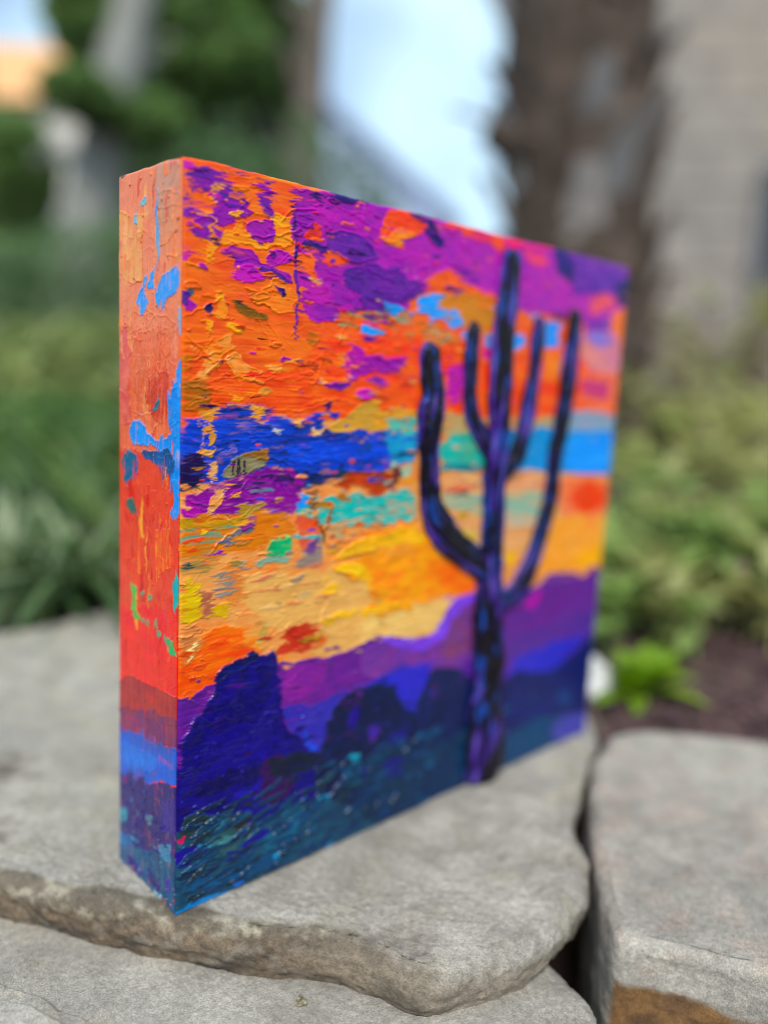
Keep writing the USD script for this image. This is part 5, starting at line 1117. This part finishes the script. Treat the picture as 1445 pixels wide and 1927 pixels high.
# right: weeds, dry plants and bright leaves between mulch chips
G_W = 'weeds growing in the bed at the right'
WE = [(1240, 1120, 0.92, 'bright yellow green weed nearest the painting in the right bed', 12, 0.15, M_WEED, M_WEED),
      (1170, 1215, 0.80, 'low pale weed beside the painting just above the bright plant', 9, 0.09, M_WEED, M_WEEDY), (1275, 1235, 0.86, 'low yellow green weed at the edge of the dark mulch', 9, 0.10, M_WEEDY, M_WEED),
      (1370, 1150, 0.98, 'olive weed between the mid green weed and the right edge', 9, 0.15, M_WEEDY, M_WEEDY), (1190, 1180, 0.95, 'pale green weed just right of the painting edge', 9, 0.16, M_WEED, M_WEEDY), (1320, 1170, 1.0, 'bright mid green leafy weed in the middle of the right bed', 12, 0.13, M_WEED, M_WEED),
      (1240, 1060, 1.3, 'olive weed behind the pale green weed', 12, 0.26, M_WEEDY, M_WEED), (1400, 1020, 1.4, 'olive green weed at the right edge of the bed', 12, 0.24, M_WEEDY, M_WEEDY),
      (1310, 960, 1.8, 'tall yellow olive weed in front of the brick house', 12, 0.26, M_WEEDY, M_WEEDY), (1200, 930, 1.9, 'tall olive weed against the palm trunk foot', 10, 0.26, M_WEEDY, M_DRY),
      (1430, 1210, 0.85, 'small yellowish weed near the right edge above the stone', 5, 0.07, M_WEEDY, M_DRY)]
for (x, y, dd, lb, n, hh, ma, mb) in WE:
    herb('weed', lb, 'plant', down(at(x, y, dd)), n, hh, 0.055 * (dd ** 0.6), 0.026 * (dd ** 0.6), [ma, ma, mb], per=7, group=G_W, spread=0.05 * dd)
herb('dry_plant', 'dry greyish plant at far left behind the low bushes', 'plant', down(at(110, 800, 2.6)), 12, 0.30, 0.07, 0.03, [M_DRY, M_DRY, M_WEEDY], per=7, spread=0.2)
herb('dry_plant', 'dry brown plant in front of the wall between the olive weeds', 'plant', down(at(1330, 880, 1.9)), 12, 0.34, 0.08, 0.032, [M_DRY, M_DRY, M_WEEDY], per=7, group='dry plants below the house', spread=0.12)
herb('dry_plant', 'dry brown plant below the house wall at right', 'plant', down(at(1390, 850, 2.1)), 18, 0.46, 0.09, 0.035, [M_DRY, M_DRY, M_WEEDY], per=7, group='dry plants below the house', spread=0.15)
herb('dry_plant', 'dry brown plant beside the foot of the palm trunk', 'plant', down(at(1270, 850, 2.2)), 18, 0.44, 0.09, 0.035, [M_DRY, M_DRY, M_WEEDY], per=7, group='dry plants below the house', spread=0.15)
w = thing('bright_plant', 'vivid yellow green leafy plant beside the white rock', 'plant', down(at(1195, 1345, 0.66)))
for k in range(34):
    v, f_ = blade(rng.uniform(0.03, 0.055), rng.uniform(0.016, 0.026), rng.uniform(0.1, 1.1), rng.uniform(0, 6.28), rng.uniform(0.1, 0.7)); obj('leaf', (v, f_), M_BRIGHT, w, smooth=True)
# mulch
r = np.random.default_rng(31); V, F_ = [], []; n0 = 0
for k in range(2600):
    dd = r.uniform(0.5, 2.2); x = r.uniform(1080, 1560); p = CAM_POS + sight(x, 1200) * dd; z = ground_at(p)
    a, b, c = r.uniform(0.006, 0.02) * (0.7 + 0.4 * dd), r.uniform(0.004, 0.008), r.uniform(0.002, 0.005)
    m = trimesh.creation.box((a, b, c)); m.vertices += r.normal(0, 0.0008, (8, 3)); m.apply_transform(trimesh.transformations.euler_matrix(r.normal(0, .35), r.normal(0, .35), r.uniform(0, 6.3)))
    V.append(m.vertices + [p[0], p[1], z + 0.003]); F_.append(m.faces + n0); n0 += 8
tag(obj('mulch', (np.vstack(V), np.vstack(F_)), M_CHIP), 'dark purple brown bark mulch between the weeds', 'mulch', kind='stuff')
r = np.random.default_rng(41); V, F_ = [], []; n0 = 0
for k in range(5000):
    dd = r.uniform(0.85, 4.5); x = r.uniform(-250, 760); p = CAM_POS + sight(x, 1000) * dd; z = ground_at(p)
    v, f_ = blade(r.uniform(0.04, 0.1), 0.008, r.uniform(0.1, 0.9), r.uniform(0, 6.28), r.uniform(0, .6), 3); V.append(v + [p[0], p[1], z]); F_.append(f_ + n0); n0 += len(v)
tag(obj('ground_cover', (np.vstack(V), np.vstack(F_)), M_LIRI), 'low green ground cover under the trees at left', 'ground cover', kind='stuff')
